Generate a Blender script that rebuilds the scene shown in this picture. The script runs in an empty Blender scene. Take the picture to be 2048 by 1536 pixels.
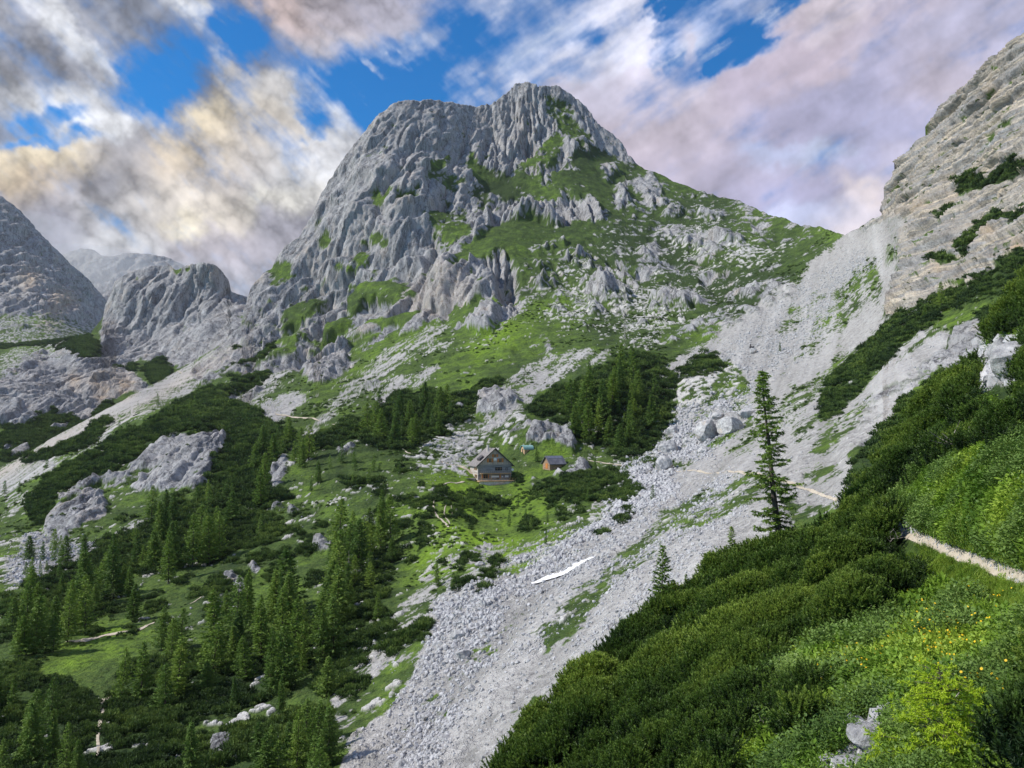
import bpy, math, random, time
import numpy as np
T0 = time.time()
rng = np.random.default_rng(11)
random.seed(11)
f32 = np.float32
C = bpy.context.scene.collection

# ------------------------------------------------------------------ camera
W, H, F, HOR = 2048., 1536., 1547., 870.
PITCH = math.atan((HOR - H / 2) / F)
CP, SP = math.cos(PITCH), math.sin(PITCH)

def ray(u, v):
    X = (np.asarray(u, float) - W / 2) / F
    Y = (H / 2 - np.asarray(v, float)) / F
    dy = CP - Y * SP
    return X / dy, (SP + Y * CP) / dy          # x and z per metre travelled north

def project(p):
    x, y, z = p[..., 0], p[..., 1], p[..., 2]
    fw = y * CP + z * SP
    return W / 2 + F * x / fw, H / 2 - F * (-y * SP + z * CP) / fw

cam_d = bpy.data.cameras.new('camera')
cam = bpy.data.objects.new('camera', cam_d); C.objects.link(cam)
cam.rotation_euler = (math.pi / 2 + PITCH, 0, 0)
cam_d.sensor_fit = 'HORIZONTAL'; cam_d.sensor_width = 36
cam_d.lens = 36 * F / W
cam_d.clip_start = 0.1; cam_d.clip_end = 30000
bpy.context.scene.camera = cam

# ------------------------------------------------------------------ noise
_perm = rng.permutation(256).astype(np.int32)
_perm = np.concatenate([_perm, _perm, _perm])
_g = rng.normal(size=(256, 3)); _g /= np.linalg.norm(_g, axis=1)[:, None]
_g = _g.astype(f32)

def perlin(x, y, z):
    x = np.asarray(x, f32); y = np.asarray(y, f32); z = np.asarray(z, f32)
    xi = np.floor(x); yi = np.floor(y); zi = np.floor(z)
    fx = x - xi; fy = y - yi; fz = z - zi
    xi = xi.astype(np.int32) & 255; yi = yi.astype(np.int32) & 255; zi = zi.astype(np.int32) & 255
    u = fx * fx * fx * (fx * (fx * 6 - 15) + 10)
    v = fy * fy * fy * (fy * (fy * 6 - 15) + 10)
    w = fz * fz * fz * (fz * (fz * 6 - 15) + 10)
    out = []
    for dz in (0, 1):
        col = []
        for dy in (0, 1):
            row = []
            for dx in (0, 1):
                h = _perm[_perm[_perm[xi + dx] + yi + dy] + zi + dz]
                g = _g[h]
                row.append(g[..., 0] * (fx - dx) + g[..., 1] * (fy - dy) + g[..., 2] * (fz - dz))
            col.append(row[0] + u * (row[1] - row[0]))
        out.append(col[0] + v * (col[1] - col[0]))
    return (out[0] + w * (out[1] - out[0])) * 1.5

def fbm(x, y, z, o=4, gain=.5, off=0.):
    s = 0; a = 1.; t = 0
    for k in range(o):
        s = s + a * perlin(x + off + 17.3 * k, y - off + 5.1 * k, z + 9.7 * k); t += a
        x = x * 2.03; y = y * 2.03; z = z * 2.03; a *= gain
    return s / t

def sstep(a, b, x):
    t = np.clip((x - a) / (b - a), 0, 1)
    return t * t * (3 - 2 * t)

# ------------------------------------------------------------------ thin plate spline on (u, v) -> log depth
def tps_fit(pts, lam=2e-4):
    p = np.array(pts, float); xy = p[:, :2] / 1000.; val = np.log(p[:, 2])
    d = np.linalg.norm(xy[:, None] - xy[None], axis=2)
    K = np.where(d > 0, d * d * np.log(d + 1e-12), 0) + lam * np.eye(len(p))
    Pm = np.concatenate([np.ones((len(p), 1)), xy], 1)
    A = np.zeros((len(p) + 3,) * 2); A[:len(p), :len(p)] = K; A[:len(p), len(p):] = Pm; A[len(p):, :len(p)] = Pm.T
    w = np.linalg.solve(A, np.concatenate([val, [0, 0, 0]]))
    return xy, w

def tps_eval(fit, u, v):
    xy, w = fit; n = len(xy)
    sh = u.shape; q = np.stack([u.ravel(), v.ravel()], 1) / 1000.
    out = w[n] + q[:, 0] * w[n + 1] + q[:, 1] * w[n + 2]
    for i in range(n):
        d2 = (q[:, 0] - xy[i, 0]) ** 2 + (q[:, 1] - xy[i, 1]) ** 2
        out += w[i] * .5 * d2 * np.log(d2 + 1e-14)
    return np.exp(out).reshape(sh)

# ------------------------------------------------------------------ maps of ground cover (2 px raster over the survey)
MU0, MV0, MS, MW, MH = -220., -60., 2., 1270, 930
gu, gv = np.meshgrid(MU0 + MS * np.arange(MW), MV0 + MS * np.arange(MH))

def blur(a, r):
    r = max(1, int(round(r / MS)))
    for _ in range(2):
        for ax in (0, 1):
            p = np.pad(a, [(r + 1, r) if k == ax else (0, 0) for k in (0, 1)], mode='edge')
            c = np.cumsum(p, axis=ax)
            n = a.shape[ax]
            sl = lambda s: tuple(slice(s, s + n) if k == ax else slice(None) for k in (0, 1))
            a = (c[sl(2 * r + 1)] - c[sl(0)]) / (2 * r + 1)
    return a

_wx = (fbm(gu / 60, gv / 60, gu * 0 + 3.3, 4, .6)) * 34
_wy = (fbm(gu / 60, gv / 60, gu * 0 + 8.3, 4, .6)) * 26

def poly(m, pts, val, warp=.6, mode='set'):
    p = np.array(pts, float)
    u0, u1 = p[:, 0].min() - 40, p[:, 0].max() + 40; v0, v1 = p[:, 1].min() - 40, p[:, 1].max() + 40
    i0 = max(0, int((v0 - MV0) / MS)); i1 = min(MH, int((v1 - MV0) / MS) + 1)
    j0 = max(0, int((u0 - MU0) / MS)); j1 = min(MW, int((u1 - MU0) / MS) + 1)
    if i1 <= i0 or j1 <= j0: return
    s = (slice(i0, i1), slice(j0, j1))
    x = gu[s] + _wx[s] * warp; y = gv[s] + _wy[s] * warp
    ins = np.zeros(x.shape, bool)
    for k in range(len(p)):
        x1, y1 = p[k]; x2, y2 = p[k - 1]
        if y1 == y2: continue
        c = ((y1 > y) != (y2 > y)) & (x < (x2 - x1) * (y - y1) / (y2 - y1) + x1)
        ins ^= c
    t = m[s]
    if mode == 'set': t[ins] = val
    elif mode == 'add': t[ins] += val
    elif mode == 'max': t[ins] = np.maximum(t[ins], val)

def ell(m, u, v, ru, rv, ang, val, warp=.6, mode='set'):
    a = math.radians(ang); n = 18
    poly(m, [(u + ru * math.cos(t) * math.cos(a) + rv * math.sin(t) * math.sin(a),
              v - ru * math.cos(t) * math.sin(a) + rv * math.sin(t) * math.cos(a)) for t in [2 * math.pi * k / n for k in range(n)]], val, warp, mode)

def line(m, pts, w, val, warp=.3, mode='set'):
    pts = np.array(pts, float); L = []; R = []
    for k in range(len(pts)):
        d = pts[min(k + 1, len(pts) - 1)] - pts[max(k - 1, 0)]; d /= np.linalg.norm(d) + 1e-9
        ww = w if np.isscalar(w) else w[k]
        n = np.array([-d[1], d[0]]) * ww / 2
        L.append(pts[k] + n); R.append(pts[k] - n)
    poly(m, L + R[::-1], val, warp, mode)

def smap(m, u, v):
    x = np.clip((u - MU0) / MS, 0, MW - 1.001); y = np.clip((v - MV0) / MS, 0, MH - 1.001)
    i = x.astype(int); j = y.astype(int); fx = x - i; fy = y - j
    return ((m[j, i] * (1 - fx) + m[j, i + 1] * fx) * (1 - fy) + (m[j + 1, i] * (1 - fx) + m[j + 1, i + 1] * fx) * fy).astype(f32)

# ------------------------------------------------------------------ meshes
def np_mesh(name, verts, faces, attrs=None, smooth=True):
    """faces: (n,k) int array or list of them (k may differ between arrays)"""
    fl = faces if isinstance(faces, list) else [faces]
    fl = [np.asarray(f, np.int32) for f in fl if len(f)]
    me = bpy.data.meshes.new(name)
    me.vertices.add(len(verts)); me.vertices.foreach_set('co', np.asarray(verts, f32).ravel())
    loops = np.concatenate([f.ravel() for f in fl]); tot = np.concatenate([np.full(len(f), f.shape[1], np.int32) for f in fl])
    me.loops.add(len(loops)); me.loops.foreach_set('vertex_index', loops)
    me.polygons.add(len(tot)); me.polygons.foreach_set('loop_start', np.concatenate([[0], np.cumsum(tot)[:-1]]).astype(np.int32))
    try: me.polygons.foreach_set('loop_total', tot)
    except Exception: pass
    me.polygons.foreach_set('use_smooth', np.full(len(tot), smooth, bool))
    me.update(calc_edges=True)
    for k, a in (attrs or {}).items():
        at = me.attributes.new(k, 'FLOAT', 'POINT'); at.data.foreach_set('value', np.asarray(a, f32).ravel())
    return me

def obj(name, me, mat=None, parent=None, loc=None, label=None, cat=None, group=None, kind=None, rot=None):
    o = bpy.data.objects.new(name, me); C.objects.link(o)
    if mat is not None and me is not None: 
        if len(me.materials) == 0: me.materials.append(mat)
    if parent is not None: o.parent = parent
    if loc is not None: o.location = loc
    if rot is not None: o.rotation_euler = rot
    if label: o['label'] = label
    if cat: o['category'] = cat
    if group: o['group'] = group
    if kind: o['kind'] = kind
    return o

def grid_faces(nr, nc):
    i = np.arange(nr - 1)[:, None] * nc + np.arange(nc - 1)[None]
    i = i.ravel()
    return np.stack([i, i + 1, i + nc + 1, i + nc], 1)

def normals(Pg):
    du = np.gradient(Pg, axis=1); dv = np.gradient(Pg, axis=0)
    n = np.cross(du, dv); n /= np.linalg.norm(n, axis=2)[..., None] + 1e-12
    s = np.sign((n * -Pg).sum(2)); s[s == 0] = 1
    return n * s[..., None]

class Layer:
    """One hillside: a sheet surveyed from the viewpoint, kept as world coordinates, with a back that falls away."""
    def __init__(self, ctrl, u0, u1, du, top, bot, nv, lam=2e-4, tpow=1.):
        self.nc = int((u1 - u0) / du) + 1; self.nr = nv
        u = np.linspace(u0, u1, self.nc); self.u = u
        tp = np.interp(u, [a for a, b in top], [b for a, b in top])
        bt = np.interp(u, [a for a, b in bot], [b for a, b in bot])
        t = np.linspace(0, 1, nv)[:, None] ** tpow; self.t1 = t[:, 0]
        self.top, self.bot = tp, bt
        self.V = bt[None] + (tp - bt)[None] * t; self.U = np.broadcast_to(u[None], self.V.shape).copy()
        fit = tps_fit(ctrl, lam)
        cu = np.linspace(u0, u1, 150); cv = np.linspace(min(tp.min(), bt.min()) - 5, max(tp.max(), bt.max()) + 5, 150)
        CU, CV = np.meshgrid(cu, cv); cd = np.log(tps_eval(fit, CU, CV))
        x = (self.U - cu[0]) / (cu[1] - cu[0]); y = (self.V - cv[0]) / (cv[1] - cv[0])
        x = np.clip(x, 0, 148.999); y = np.clip(y, 0, 148.999)
        i = x.astype(int); j = y.astype(int); fx = x - i; fy = y - j
        self.D = np.exp((cd[j, i] * (1 - fx) + cd[j, i + 1] * fx) * (1 - fy) + (cd[j + 1, i] * (1 - fx) + cd[j + 1, i + 1] * fx) * fy)
        rx, rz = ray(self.U, self.V)
        self.P = np.stack([rx * self.D, self.D, rz * self.D], 2)
        self.N = normals(self.P)
        self.nzs = self.N[..., 2]
    def finish(self, disp):
        self.P = self.P + self.N * disp[..., None]
        self.N = normals(self.P)
    def at(self, u, v):
        """world point and normal of the finished surface at a survey position"""
        u = np.atleast_1d(np.asarray(u, float)); v = np.atleast_1d(np.asarray(v, float))
        x = np.clip((u - self.u[0]) / (self.u[1] - self.u[0]), 0, self.nc - 1.001); i = x.astype(int); fx = x - i
        tp = self.top[i] * (1 - fx) + self.top[i + 1] * fx; bt = self.bot[i] * (1 - fx) + self.bot[i + 1] * fx
        t = np.clip((v - bt) / (tp - bt), 0, 1)
        y = np.interp(t, self.t1, np.arange(self.nr)); y = np.clip(y, 0, self.nr - 1.001); j = y.astype(int); fy = y - j
        fx = fx[:, None]; fy = fy[:, None]
        def s(A): return (A[j, i] * (1 - fx) + A[j, i + 1] * fx) * (1 - fy) + (A[j + 1, i] * (1 - fx) + A[j + 1, i + 1] * fx) * fy
        return s(self.P), s(self.N)
    def build(self, name, mat, attrs, back=(.01, .03, .08, .2, .45), slope=.7, **kw):
        P = self.P; top = P[-1]; rows = [P]; D = top[:, 1]
        Dm = np.convolve(np.pad(D, 20, mode='edge'), np.ones(41) / 41, 'valid')
        out = top / np.linalg.norm(top[:, :2], axis=1)[:, None]
        for k, b in enumerate(back):
            q = top.copy(); q[:, 0] += out[:, 0] * Dm * b; q[:, 1] += out[:, 1] * Dm * b; q[:, 2] -= slope * Dm * b * (0.35 if k == 0 else 1) 
            rows.append(q[None])
        V = np.concatenate(rows, 0)
        at = {k: np.concatenate([a] + [a[-1:]] * len(back), 0) for k, a in attrs.items()}
        me = np_mesh(name, V.reshape(-1, 3), grid_faces(V.shape[0], V.shape[1]), at)
        return obj(name, me, mat, **kw)

# ------------------------------------------------------------------ shader helpers
class NT:
    def __init__(self, name, world=False):
        if world:
            w = bpy.data.worlds.new(name); bpy.context.scene.world = w; w.use_nodes = True; self.m = w; self.t = w.node_tree
        else:
            m = bpy.data.materials.new(name); m.use_nodes = True; self.m = m; self.t = m.node_tree
        self.t.nodes.clear()
    def n(self, typ, **kw):
        nd = self.t.nodes.new(typ)
        for k, v in kw.items():
            if hasattr(nd, k) and not k.startswith('i_'): setattr(nd, k, v)
            else: nd.inputs[k[2:] if k.startswith('i_') else k].default_value = v
        return nd
    def set(self, sock, v):
        if isinstance(v, bpy.types.NodeSocket): self.t.links.new(v, sock)
        elif v is not None:
            try: sock.default_value = v
            except Exception: sock.default_value = tuple(v)
    def math(self, op, a, b=None, c=None, clamp=False):
        nd = self.t.nodes.new('ShaderNodeMath'); nd.operation = op; nd.use_clamp = clamp
        self.set(nd.inputs[0], a)
        if b is not None: self.set(nd.inputs[1], b)
        if c is not None: self.set(nd.inputs[2], c)
        return nd.outputs[0]
    def vm(self, op, a, b=None, s=None):
        nd = self.t.nodes.new('ShaderNodeVectorMath'); nd.operation = op
        self.set(nd.inputs[0], a)
        if b is not None: self.set(nd.inputs[1], b)
        if s is not None: self.set(nd.inputs['Scale'], s)
        return nd.outputs['Value'] if op in ('DOT_PRODUCT', 'LENGTH') else nd.outputs[0]
    def attr(self, name, typ='GEOMETRY', out='Fac'):
        nd = self.t.nodes.new('ShaderNodeAttribute'); nd.attribute_name = name; nd.attribute_type = typ
        return nd.outputs[out]
    def noise(self, vec, scale, detail=5, rough=.55, dist=0., out='Fac', typ='FBM'):
        nd = self.t.nodes.new('ShaderNodeTexNoise'); nd.noise_dimensions = '3D'
        self.set(nd.inputs['Vector'], vec); nd.inputs['Scale'].default_value = scale
        nd.inputs['Detail'].default_value = detail; nd.inputs['Roughness'].default_value = rough; nd.inputs['Distortion'].default_value = dist
        return nd.outputs[out]
    def vor(self, vec, scale, feature='F1', out='Distance', rand=1.):
        nd = self.t.nodes.new('ShaderNodeTexVoronoi'); nd.feature = feature
        self.set(nd.inputs['Vector'], vec); nd.inputs['Scale'].default_value = scale; nd.inputs['Randomness'].default_value = rand
        return nd.outputs[out]
    def rng(self, v, a, b, c=0., d=1., smooth=False):
        nd = self.t.nodes.new('ShaderNodeMapRange'); nd.clamp = True
        if smooth: nd.interpolation_type = 'SMOOTHSTEP'
        self.set(nd.inputs['Value'], v)
        for k, x in zip(('From Min', 'From Max', 'To Min', 'To Max'), (a, b, c, d)): self.set(nd.inputs[k], x)
        return nd.outputs[0]
    def mix(self, f, a, b, bt='MIX'):
        nd = self.t.nodes.new('ShaderNodeMix'); nd.data_type = 'RGBA'; nd.blend_type = bt
        c = lambda x: x if isinstance(x, bpy.types.NodeSocket) else (tuple(x) + (1,) if len(x) == 3 else x)
        self.set(nd.inputs[0], f); self.set(nd.inputs[6], c(a)); self.set(nd.inputs[7], c(b))
        return nd.outputs[2]
    def pos(self): return self.t.nodes.new('ShaderNodeNewGeometry').outputs['Position']
    def obco(self): return self.t.nodes.new('ShaderNodeTexCoord').outputs['Object']
    def scl(self, v, s): 
        return self.vm('MULTIPLY', v, s)
    def bump(self, h, strength, dist, normal=None):
        nd = self.t.nodes.new('ShaderNodeBump'); nd.inputs['Strength'].default_value = strength
        self.set(nd.inputs['Distance'], dist); self.set(nd.inputs['Height'], h)
        if normal is not None: self.set(nd.inputs['Normal'], normal)
        return nd.outputs[0]
    def out(self, col, rough=.9, normal=None, spec=.2, trans=None, metal=0., alpha=None):
        b = self.t.nodes.new('ShaderNodeBsdfPrincipled')
        self.set(b.inputs['Base Color'], col if isinstance(col, bpy.types.NodeSocket) else tuple(col) + (1,))
        self.set(b.inputs['Roughness'], rough); b.inputs['Specular IOR Level'].default_value = spec; b.inputs['Metallic'].default_value = metal
        if normal is not None: self.set(b.inputs['Normal'], normal)
        o = self.t.nodes.new('ShaderNodeOutputMaterial'); sh = b.outputs[0]
        if trans:
            tr = self.t.nodes.new('ShaderNodeBsdfTranslucent'); self.set(tr.inputs[0], col if isinstance(col, bpy.types.NodeSocket) else tuple(col) + (1,))
            ms = self.t.nodes.new('ShaderNodeMixShader'); ms.inputs[0].default_value = trans
            self.t.links.new(b.outputs[0], ms.inputs[1]); self.t.links.new(tr.outputs[0], ms.inputs[2]); sh = ms.outputs[0]
        self.t.links.new(sh, o.inputs['Surface'])
        return self.m

def M(name, col, rough=.8, var=.25, scale=3., spec=.2, metal=0., bump=0.):
    n = NT(name); c = n.obco()
    k = n.noise(c, scale, 6, .6)
    a = tuple(x * (1 - var) for x in col); b = tuple(min(1, x * (1 + var)) for x in col)
    return n.out(n.mix(n.rng(k, .3, .7), a, b), rough, n.bump(k, bump, .05) if bump else None, spec, metal=metal)
# ================================================================== GROUND COVER MAPS
R = np.zeros((MH, MW)); S = R.copy(); PN = R.copy(); L = R.copy(); T = R.copy() + .40; X = R.copy(); O = R.copy()
# --- rock of the big mountain
poly(R, [(430,700),(470,650),(490,600),(540,520),(600,470),(640,400),(680,320),(760,215),(810,170),(930,190),(980,180),(1040,130),(1110,150),(1180,200),(1270,300),(1262,335),
         (1190,310),(1150,300),(1120,340),(1160,385),(1210,410),(1225,430),(1190,442),(1110,440),(1060,432),(990,448),(935,490),(885,560),(850,605),(800,625),(740,640),(690,668),(650,700),(610,735),(560,745),(470,745),(400,765),(380,740)], 1.)
# summit block grass lines
poly(R, [(1085,190),(1120,205),(1165,262),(1200,300),(1240,318),(1200,322),(1150,292),(1120,262),(1092,225)], .25, .3)
poly(R, [(930,295),(960,335),(1010,352),(1035,330),(1080,290),(1115,262),(1130,285),(1100,330),(1085,365),(1130,395),(1100,410),(1040,402),(1000,398),(962,378),(940,345)], .22, .4)
poly(R, [(1100,330),(1150,330),(1185,375),(1240,400),(1250,430),(1190,415),(1140,390),(1100,375)], .28, .4)
poly(R, [(838,345),(870,322),(905,308),(885,345),(850,362)], .1, .3)
poly(R, [(745,385),(775,372),(795,380),(770,410),(740,412)], .3, .4); poly(R, [(800,390),(840,385),(830,402),(800,408)], .3, .4)
poly(R, [(540,540),(575,520),(585,545),(560,570),(535,575)], .3); poly(R, [(565,620),(620,590),(640,600),(600,640),(560,655)], .2)
poly(R, [(690,595),(730,560),(790,560),(830,575),(800,600),(740,600),(700,625)], .2, .6)
poly(R, [(640,650),(700,620),(690,645),(640,680)], .2); poly(R, [(640,470),(660,460),(650,500),(632,500)], .4)
for (u, v, a, b, g) in [(900,445,22,50,60),(880,360,14,40,70),(962,400,16,30,40),(700,520,40,12,35),(560,690,60,14,30),(760,480,10,24,60),(1060,380,30,10,20)]:
    ell(R, u, v, a, b, g, .35, .5)
R = np.minimum(R, .88)
poly(R, [(1180,470),(1250,330),(1290,350),(1350,370),(1480,405),(1600,450),(1670,470),(1600,550),(1500,640),(1380,690),(1240,650),(1120,650),(1060,600),(1050,520),(1100,480)], .36, 1., 'max')
# pillars standing out of the grass to the right of the summit
for (u, v, a, b, g, r) in [(1290,372,28,36,0,1),(1240,395,12,22,0,.9),(1170,410,30,26,0,1),(1215,345,14,20,20,.8),(1110,430,45,26,0,1),(1330,470,34,30,0,.62),(1395,500,30,36,0,.7),(1300,520,26,38,0,.72),
                           (1520,455,22,16,0,.9),(1480,425,20,12,0,.8),(1545,430,26,12,-10,.75),(1425,425,22,12,0,.7),(1600,455,20,12,0,.65),(1240,560,50,34,0,.66),(1210,600,46,26,0,.6),(1130,600,26,20,0,.55),
                           (1350,590,50,24,0,.55),(1440,560,34,24,0,.55),(1420,480,30,30,0,.6),(1240,610,30,30,0,.64),(1110,560,24,30,0,.5),(1560,590,40,20,30,.6),(1180,520,30,20,0,.5),(1500,620,20,10,0,.6)]:
    ell(R, u, v, a, b, g, r, .8, 'max')
# lower buttress
poly(R, [(850,598),(890,555),(935,520),(1005,492),(1022,505),(1035,545),(1052,600),(1040,630),(1000,650),(960,665),(900,655),(870,640),(800,650),(850,620)], .97, .7)
poly(R, [(900,620),(960,600),(1000,600),(940,650),(880,662)], .3, .6)
poly(R, [(640,700),(700,665),(790,640),(850,640),(860,650),(760,690),(715,715),(690,745),(650,770),(612,765),(600,735)], .85, .7)
poly(R, [(700,680),(780,655),(820,650),(740,700),(700,735)], .35, .6)
for (u, v, a, b, g, r) in [(1085,690,30,20,0,.6),(1040,700,20,12,0,.5),(930,740,40,8,35,.5),(470,790,30,18,0,.8),(500,775,28,16,10,.8),(740,770,18,10,30,.6)]:
    ell(R, u, v, a, b, g, r, .8, 'max')
# knolls and outcrops in the bowl
poly(R, [(95,1080),(85,1050),(120,1000),(180,955),(230,950),(265,920),(300,905),(345,870),(400,860),(450,870),(455,900),(425,925),(420,960),(390,985),(300,985),(255,975),(215,985),(210,1035),(150,1060),(120,1085)], .97, .5)
poly(R, [(535,955),(560,905),(573,915),(575,945),(555,975),(535,985)], .95, .3)
poly(R, [(1048,893),(1062,858),(1095,840),(1140,850),(1158,885),(1145,900),(1110,890)], .97, .4)
poly(R, [(955,800),(985,775),(1030,780),(1050,800),(1010,830),(965,835)], .8, .6)
for (u, v, a, b, g, r) in [(1150,946,46,11,12,.85),(1085,952,18,6,20,.7),(1066,965,6,16,0,.9),(900,810,30,20,0,.5),(880,860,26,16,0,.5),(1040,850,30,20,30,.5),(460,1165,14,16,30,.9),(480,1180,10,14,0,.9),
                           (505,1146,10,6,0,.8),(440,1490,22,26,60,.9),(545,1440,20,9,20,.9),(600,1030,22,12,0,.6),(735,1040,14,10,0,.7),(690,900,20,12,0,.5),(570,1020,30,12,0,.5),(650,1090,22,14,0,.5)]:
    ell(R, u, v, a, b, g, r, .6, 'max')
# right hand cliff: layered rock
cliff = [(1690,470),(1766,432),(1770,380),(1790,320),(1850,255),(1900,190),(1960,130),(2048,40),(2260,-140),(2260,420),(2048,520),(1990,570),(1930,600),(1880,585),(1850,600),(1815,625),(1770,640),(1768,600),(1790,560),(1800,520),(1795,480),(1830,440),(1780,440)]
poly(R, cliff, 1., .35); poly(X, cliff, 1., .3)
for (pl, r) in [([(1925,362),(1980,340),(2048,315),(2250,240),(2250,290),(2048,350),(1960,385),(1905,400)], .05), ([(1900,480),(1940,460),(1960,480),(1930,510),(1905,500)], .1),
                ([(1940,450),(1990,420),(2048,430),(2048,445),(1990,450),(1950,475)], .15), ([(1865,430),(1905,415),(1925,430),(1890,450)], .15),
                ([(1840,470),(1880,460),(1890,475),(1850,490)], .3), ([(1850,505),(1890,515),(1930,515),(1890,530),(1850,522)], .15), ([(1900,580),(1960,545),(2010,520),(2048,500),(2048,560),(1960,600),(1900,620)], .1)]:
    poly(R, pl, r, .5)
    if r < .2: poly(PN, pl, .8, .9)
for (u, v, a, b) in [(1985,275,18,8),(1950,300,16,6),(1935,240,12,5),(1870,340,14,5),(2010,250,20,6),(1860,300,10,4)]: ell(R, u, v, a, b, 15, .35, .6)
for (u, v, a, b, g) in [(1900,400,18,7,10),(1830,415,40,6,10),(1995,190,10,14,0),(1975,470,16,10,0),(2030,500,14,24,0),(1880,540,20,10,0),(1900,360,14,5,0)]: ell(O, u, v, a, b, g, .8)
poly(O, [(780,560),(900,520),(950,560),(960,600),(860,640),(800,610)], .18, .8)
poly(O, [(1040,180),(1060,300),(1120,330),(1060,350),(1030,250)], .2); ell(O, 1475, 535, 16, 7, 0, 1.); ell(O, 1390, 530, 12, 5, 0, .8)
for u, v in [(150,770),(200,790),(250,780),(100,640),(60,560),(110,610),(140,600)]: ell(O, u, v, 16, 26, 0, .6)

# --- scree
poly(S, [(1690,466),(1766,432),(1800,425),(1845,430),(1800,480),(1795,540),(1770,600),(1765,640),(1800,640),(1840,610),(1880,590),(1800,660),(1700,740),(1640,800),(1700,800),(1900,650),(1890,690),(1800,800),(1780,850),(1700,900),(1700,1010),(1640,1030),(1450,1120),(1300,1240),
         (1180,1350),(1060,1450),(1000,1760),(600,1760),(680,1540),(720,1470),(780,1420),(830,1330),(850,1280),(860,1210),(890,1180),(940,1160),(1000,1150),(1040,1150),(1100,1110),(1180,1050),(1260,1010),(1290,980),(1300,940),(1330,930),(1370,945),(1400,920),(1460,880),
         (1510,845),(1500,790),(1480,740),(1440,705),(1340,740),(1330,730),(1440,665),(1520,610),(1600,560),(1625,520)], 1., .5)
poly(S, [(-200,1060),(0,936),(140,855),(330,750),(440,690),(480,650),(510,640),(560,640),(500,690),(420,740),(400,770),(350,800),(230,860),(215,880),(120,930),(0,990),(-200,1120)], .9, .25)
# grassy streaks on the left scree bands
line(S, [(0,955),(160,880),(330,790),(450,715)], [2,5,7,4], .3, .15); line(S, [(90,930),(220,865),(330,800),(400,755)], [3,6,6,3], .35, .15)
line(O, [(-200,1050),(0,945),(110,885),(190,838),(240,815)], [9,9,7,5,2], .9, .15); line(O, [(200,862),(300,805),(390,745),(470,690)], [3,7,8,4], .75, .15)
line(S, [(110,920),(170,885),(215,850)], [12,14,3], .0, .5); line(PN, [(50,925),(110,905),(170,880),(212,845)], [4,10,14,4], .95, .5)
# debris patches at the foot of the mountain
for pl, s in [([(410,790),(470,765),(560,700),(600,700),(560,740),(590,745),(520,800),(500,840),(460,830),(420,830)], .55), ([(510,830),(540,800),(600,780),(620,800),(580,830),(540,850)], .85), ([(600,870),(640,830),(700,770),(800,690),(880,640),(900,650),(800,740),(760,780),(700,810),(640,850),(610,900)], .55),
              ([(740,800),(800,760),(860,730),(880,740),(800,800),(760,820)], .75), ([(880,860),(940,830),(990,790),(1030,740),(1110,700),(1180,700),(1230,700),(1220,720),(1140,740),(1080,790),(1040,830),(980,870),(900,890)], .55), ([(1040,790),(1090,730),(1100,740),(1060,790)], .9),
              ([(30,1110),(60,1060),(150,1070),(220,1090),(270,1040),(330,1020),(280,1070),(180,1130),(60,1170),(0,1180),(0,1120)], .62), ([(0,985),(60,980),(110,965),(90,1000),(0,1040)], .5), ([(1600,560),(1560,620),(1500,650),(1400,690),(1440,650),(1520,600)], .8),
              ([(1300,730),(1330,725),(1440,690),(1400,720),(1300,760)], .6), ([(1230,770),(1300,750),(1290,800),(1240,830)], .3), ([(830,870),(960,880),(930,930),(880,940)], .36), ([(1310,860),(1350,820),(1420,800),(1500,780),(1500,840),(1440,880),(1400,920),(1330,930),(1300,900)], .62),
              ([(1240,920),(1300,930),(1290,1000),(1200,1040),(1180,1010),(1230,980)], .55), ([(660,1400),(750,1280),(830,1180),(880,1150),(870,1230),(830,1330),(760,1430),(690,1500)], .42), ([(820,1120),(960,1090),(1060,1080),(1120,1060),(1060,1130),(940,1160),(840,1180)], .36)]:
    poly(S, pl, s, .9, 'max')
# green on the scree slope (mixed grass)
for pl, s in [([(1620,650),(1690,570),(1770,490),(1790,500),(1740,600),(1680,670),(1640,700),(1590,720)], .5), ([(1540,650),(1640,580),(1640,620),(1560,680)], .6), ([(1560,800),(1700,690),(1780,650),(1800,660),(1700,740),(1640,800),(1590,850),(1540,860)], .5),
              ([(1640,860),(1720,800),(1770,760),(1760,800),(1700,860),(1640,910),(1600,900)], .38), ([(1590,850),(1680,800),(1620,860),(1590,900)], .45), ([(1440,900),(1520,850),(1540,860),(1480,920)], .55),
              ([(1150,1180),(1300,1060),(1440,970),(1500,950),(1520,970),(1440,1040),(1350,1080),(1260,1150),(1180,1220),(1080,1290),(1040,1300),(1080,1230)], .5), ([(1330,1020),(1400,980),(1500,945),(1550,960),(1480,1010),(1400,1030),(1300,1080),(1260,1100)], .34),
              ([(1090,1260),(1160,1210),(1200,1190),(1160,1250),(1100,1300)], .4), ([(1060,1450),(1200,1340),(1340,1230),(1350,1200),(1200,1300),(1060,1400),(1000,1500)], .5),
              ([(1560,1010),(1640,1010),(1680,1010),(1630,1035),(1580,1040)], .3), ([(1590,940),(1650,930),(1690,950),(1640,960)], .5)]:
    poly(S, pl, s, .9)
line(S, [(1800,640),(1700,735),(1600,830),(1540,900)], [4,7,7,3], .95, .2); line(S, [(1850,660),(1760,750),(1660,850),(1590,920)], [10,10,8,5], 1., .2)
line(S, [(1880,640),(1780,730),(1640,865)], [3,6,4], .9, .2)
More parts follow.
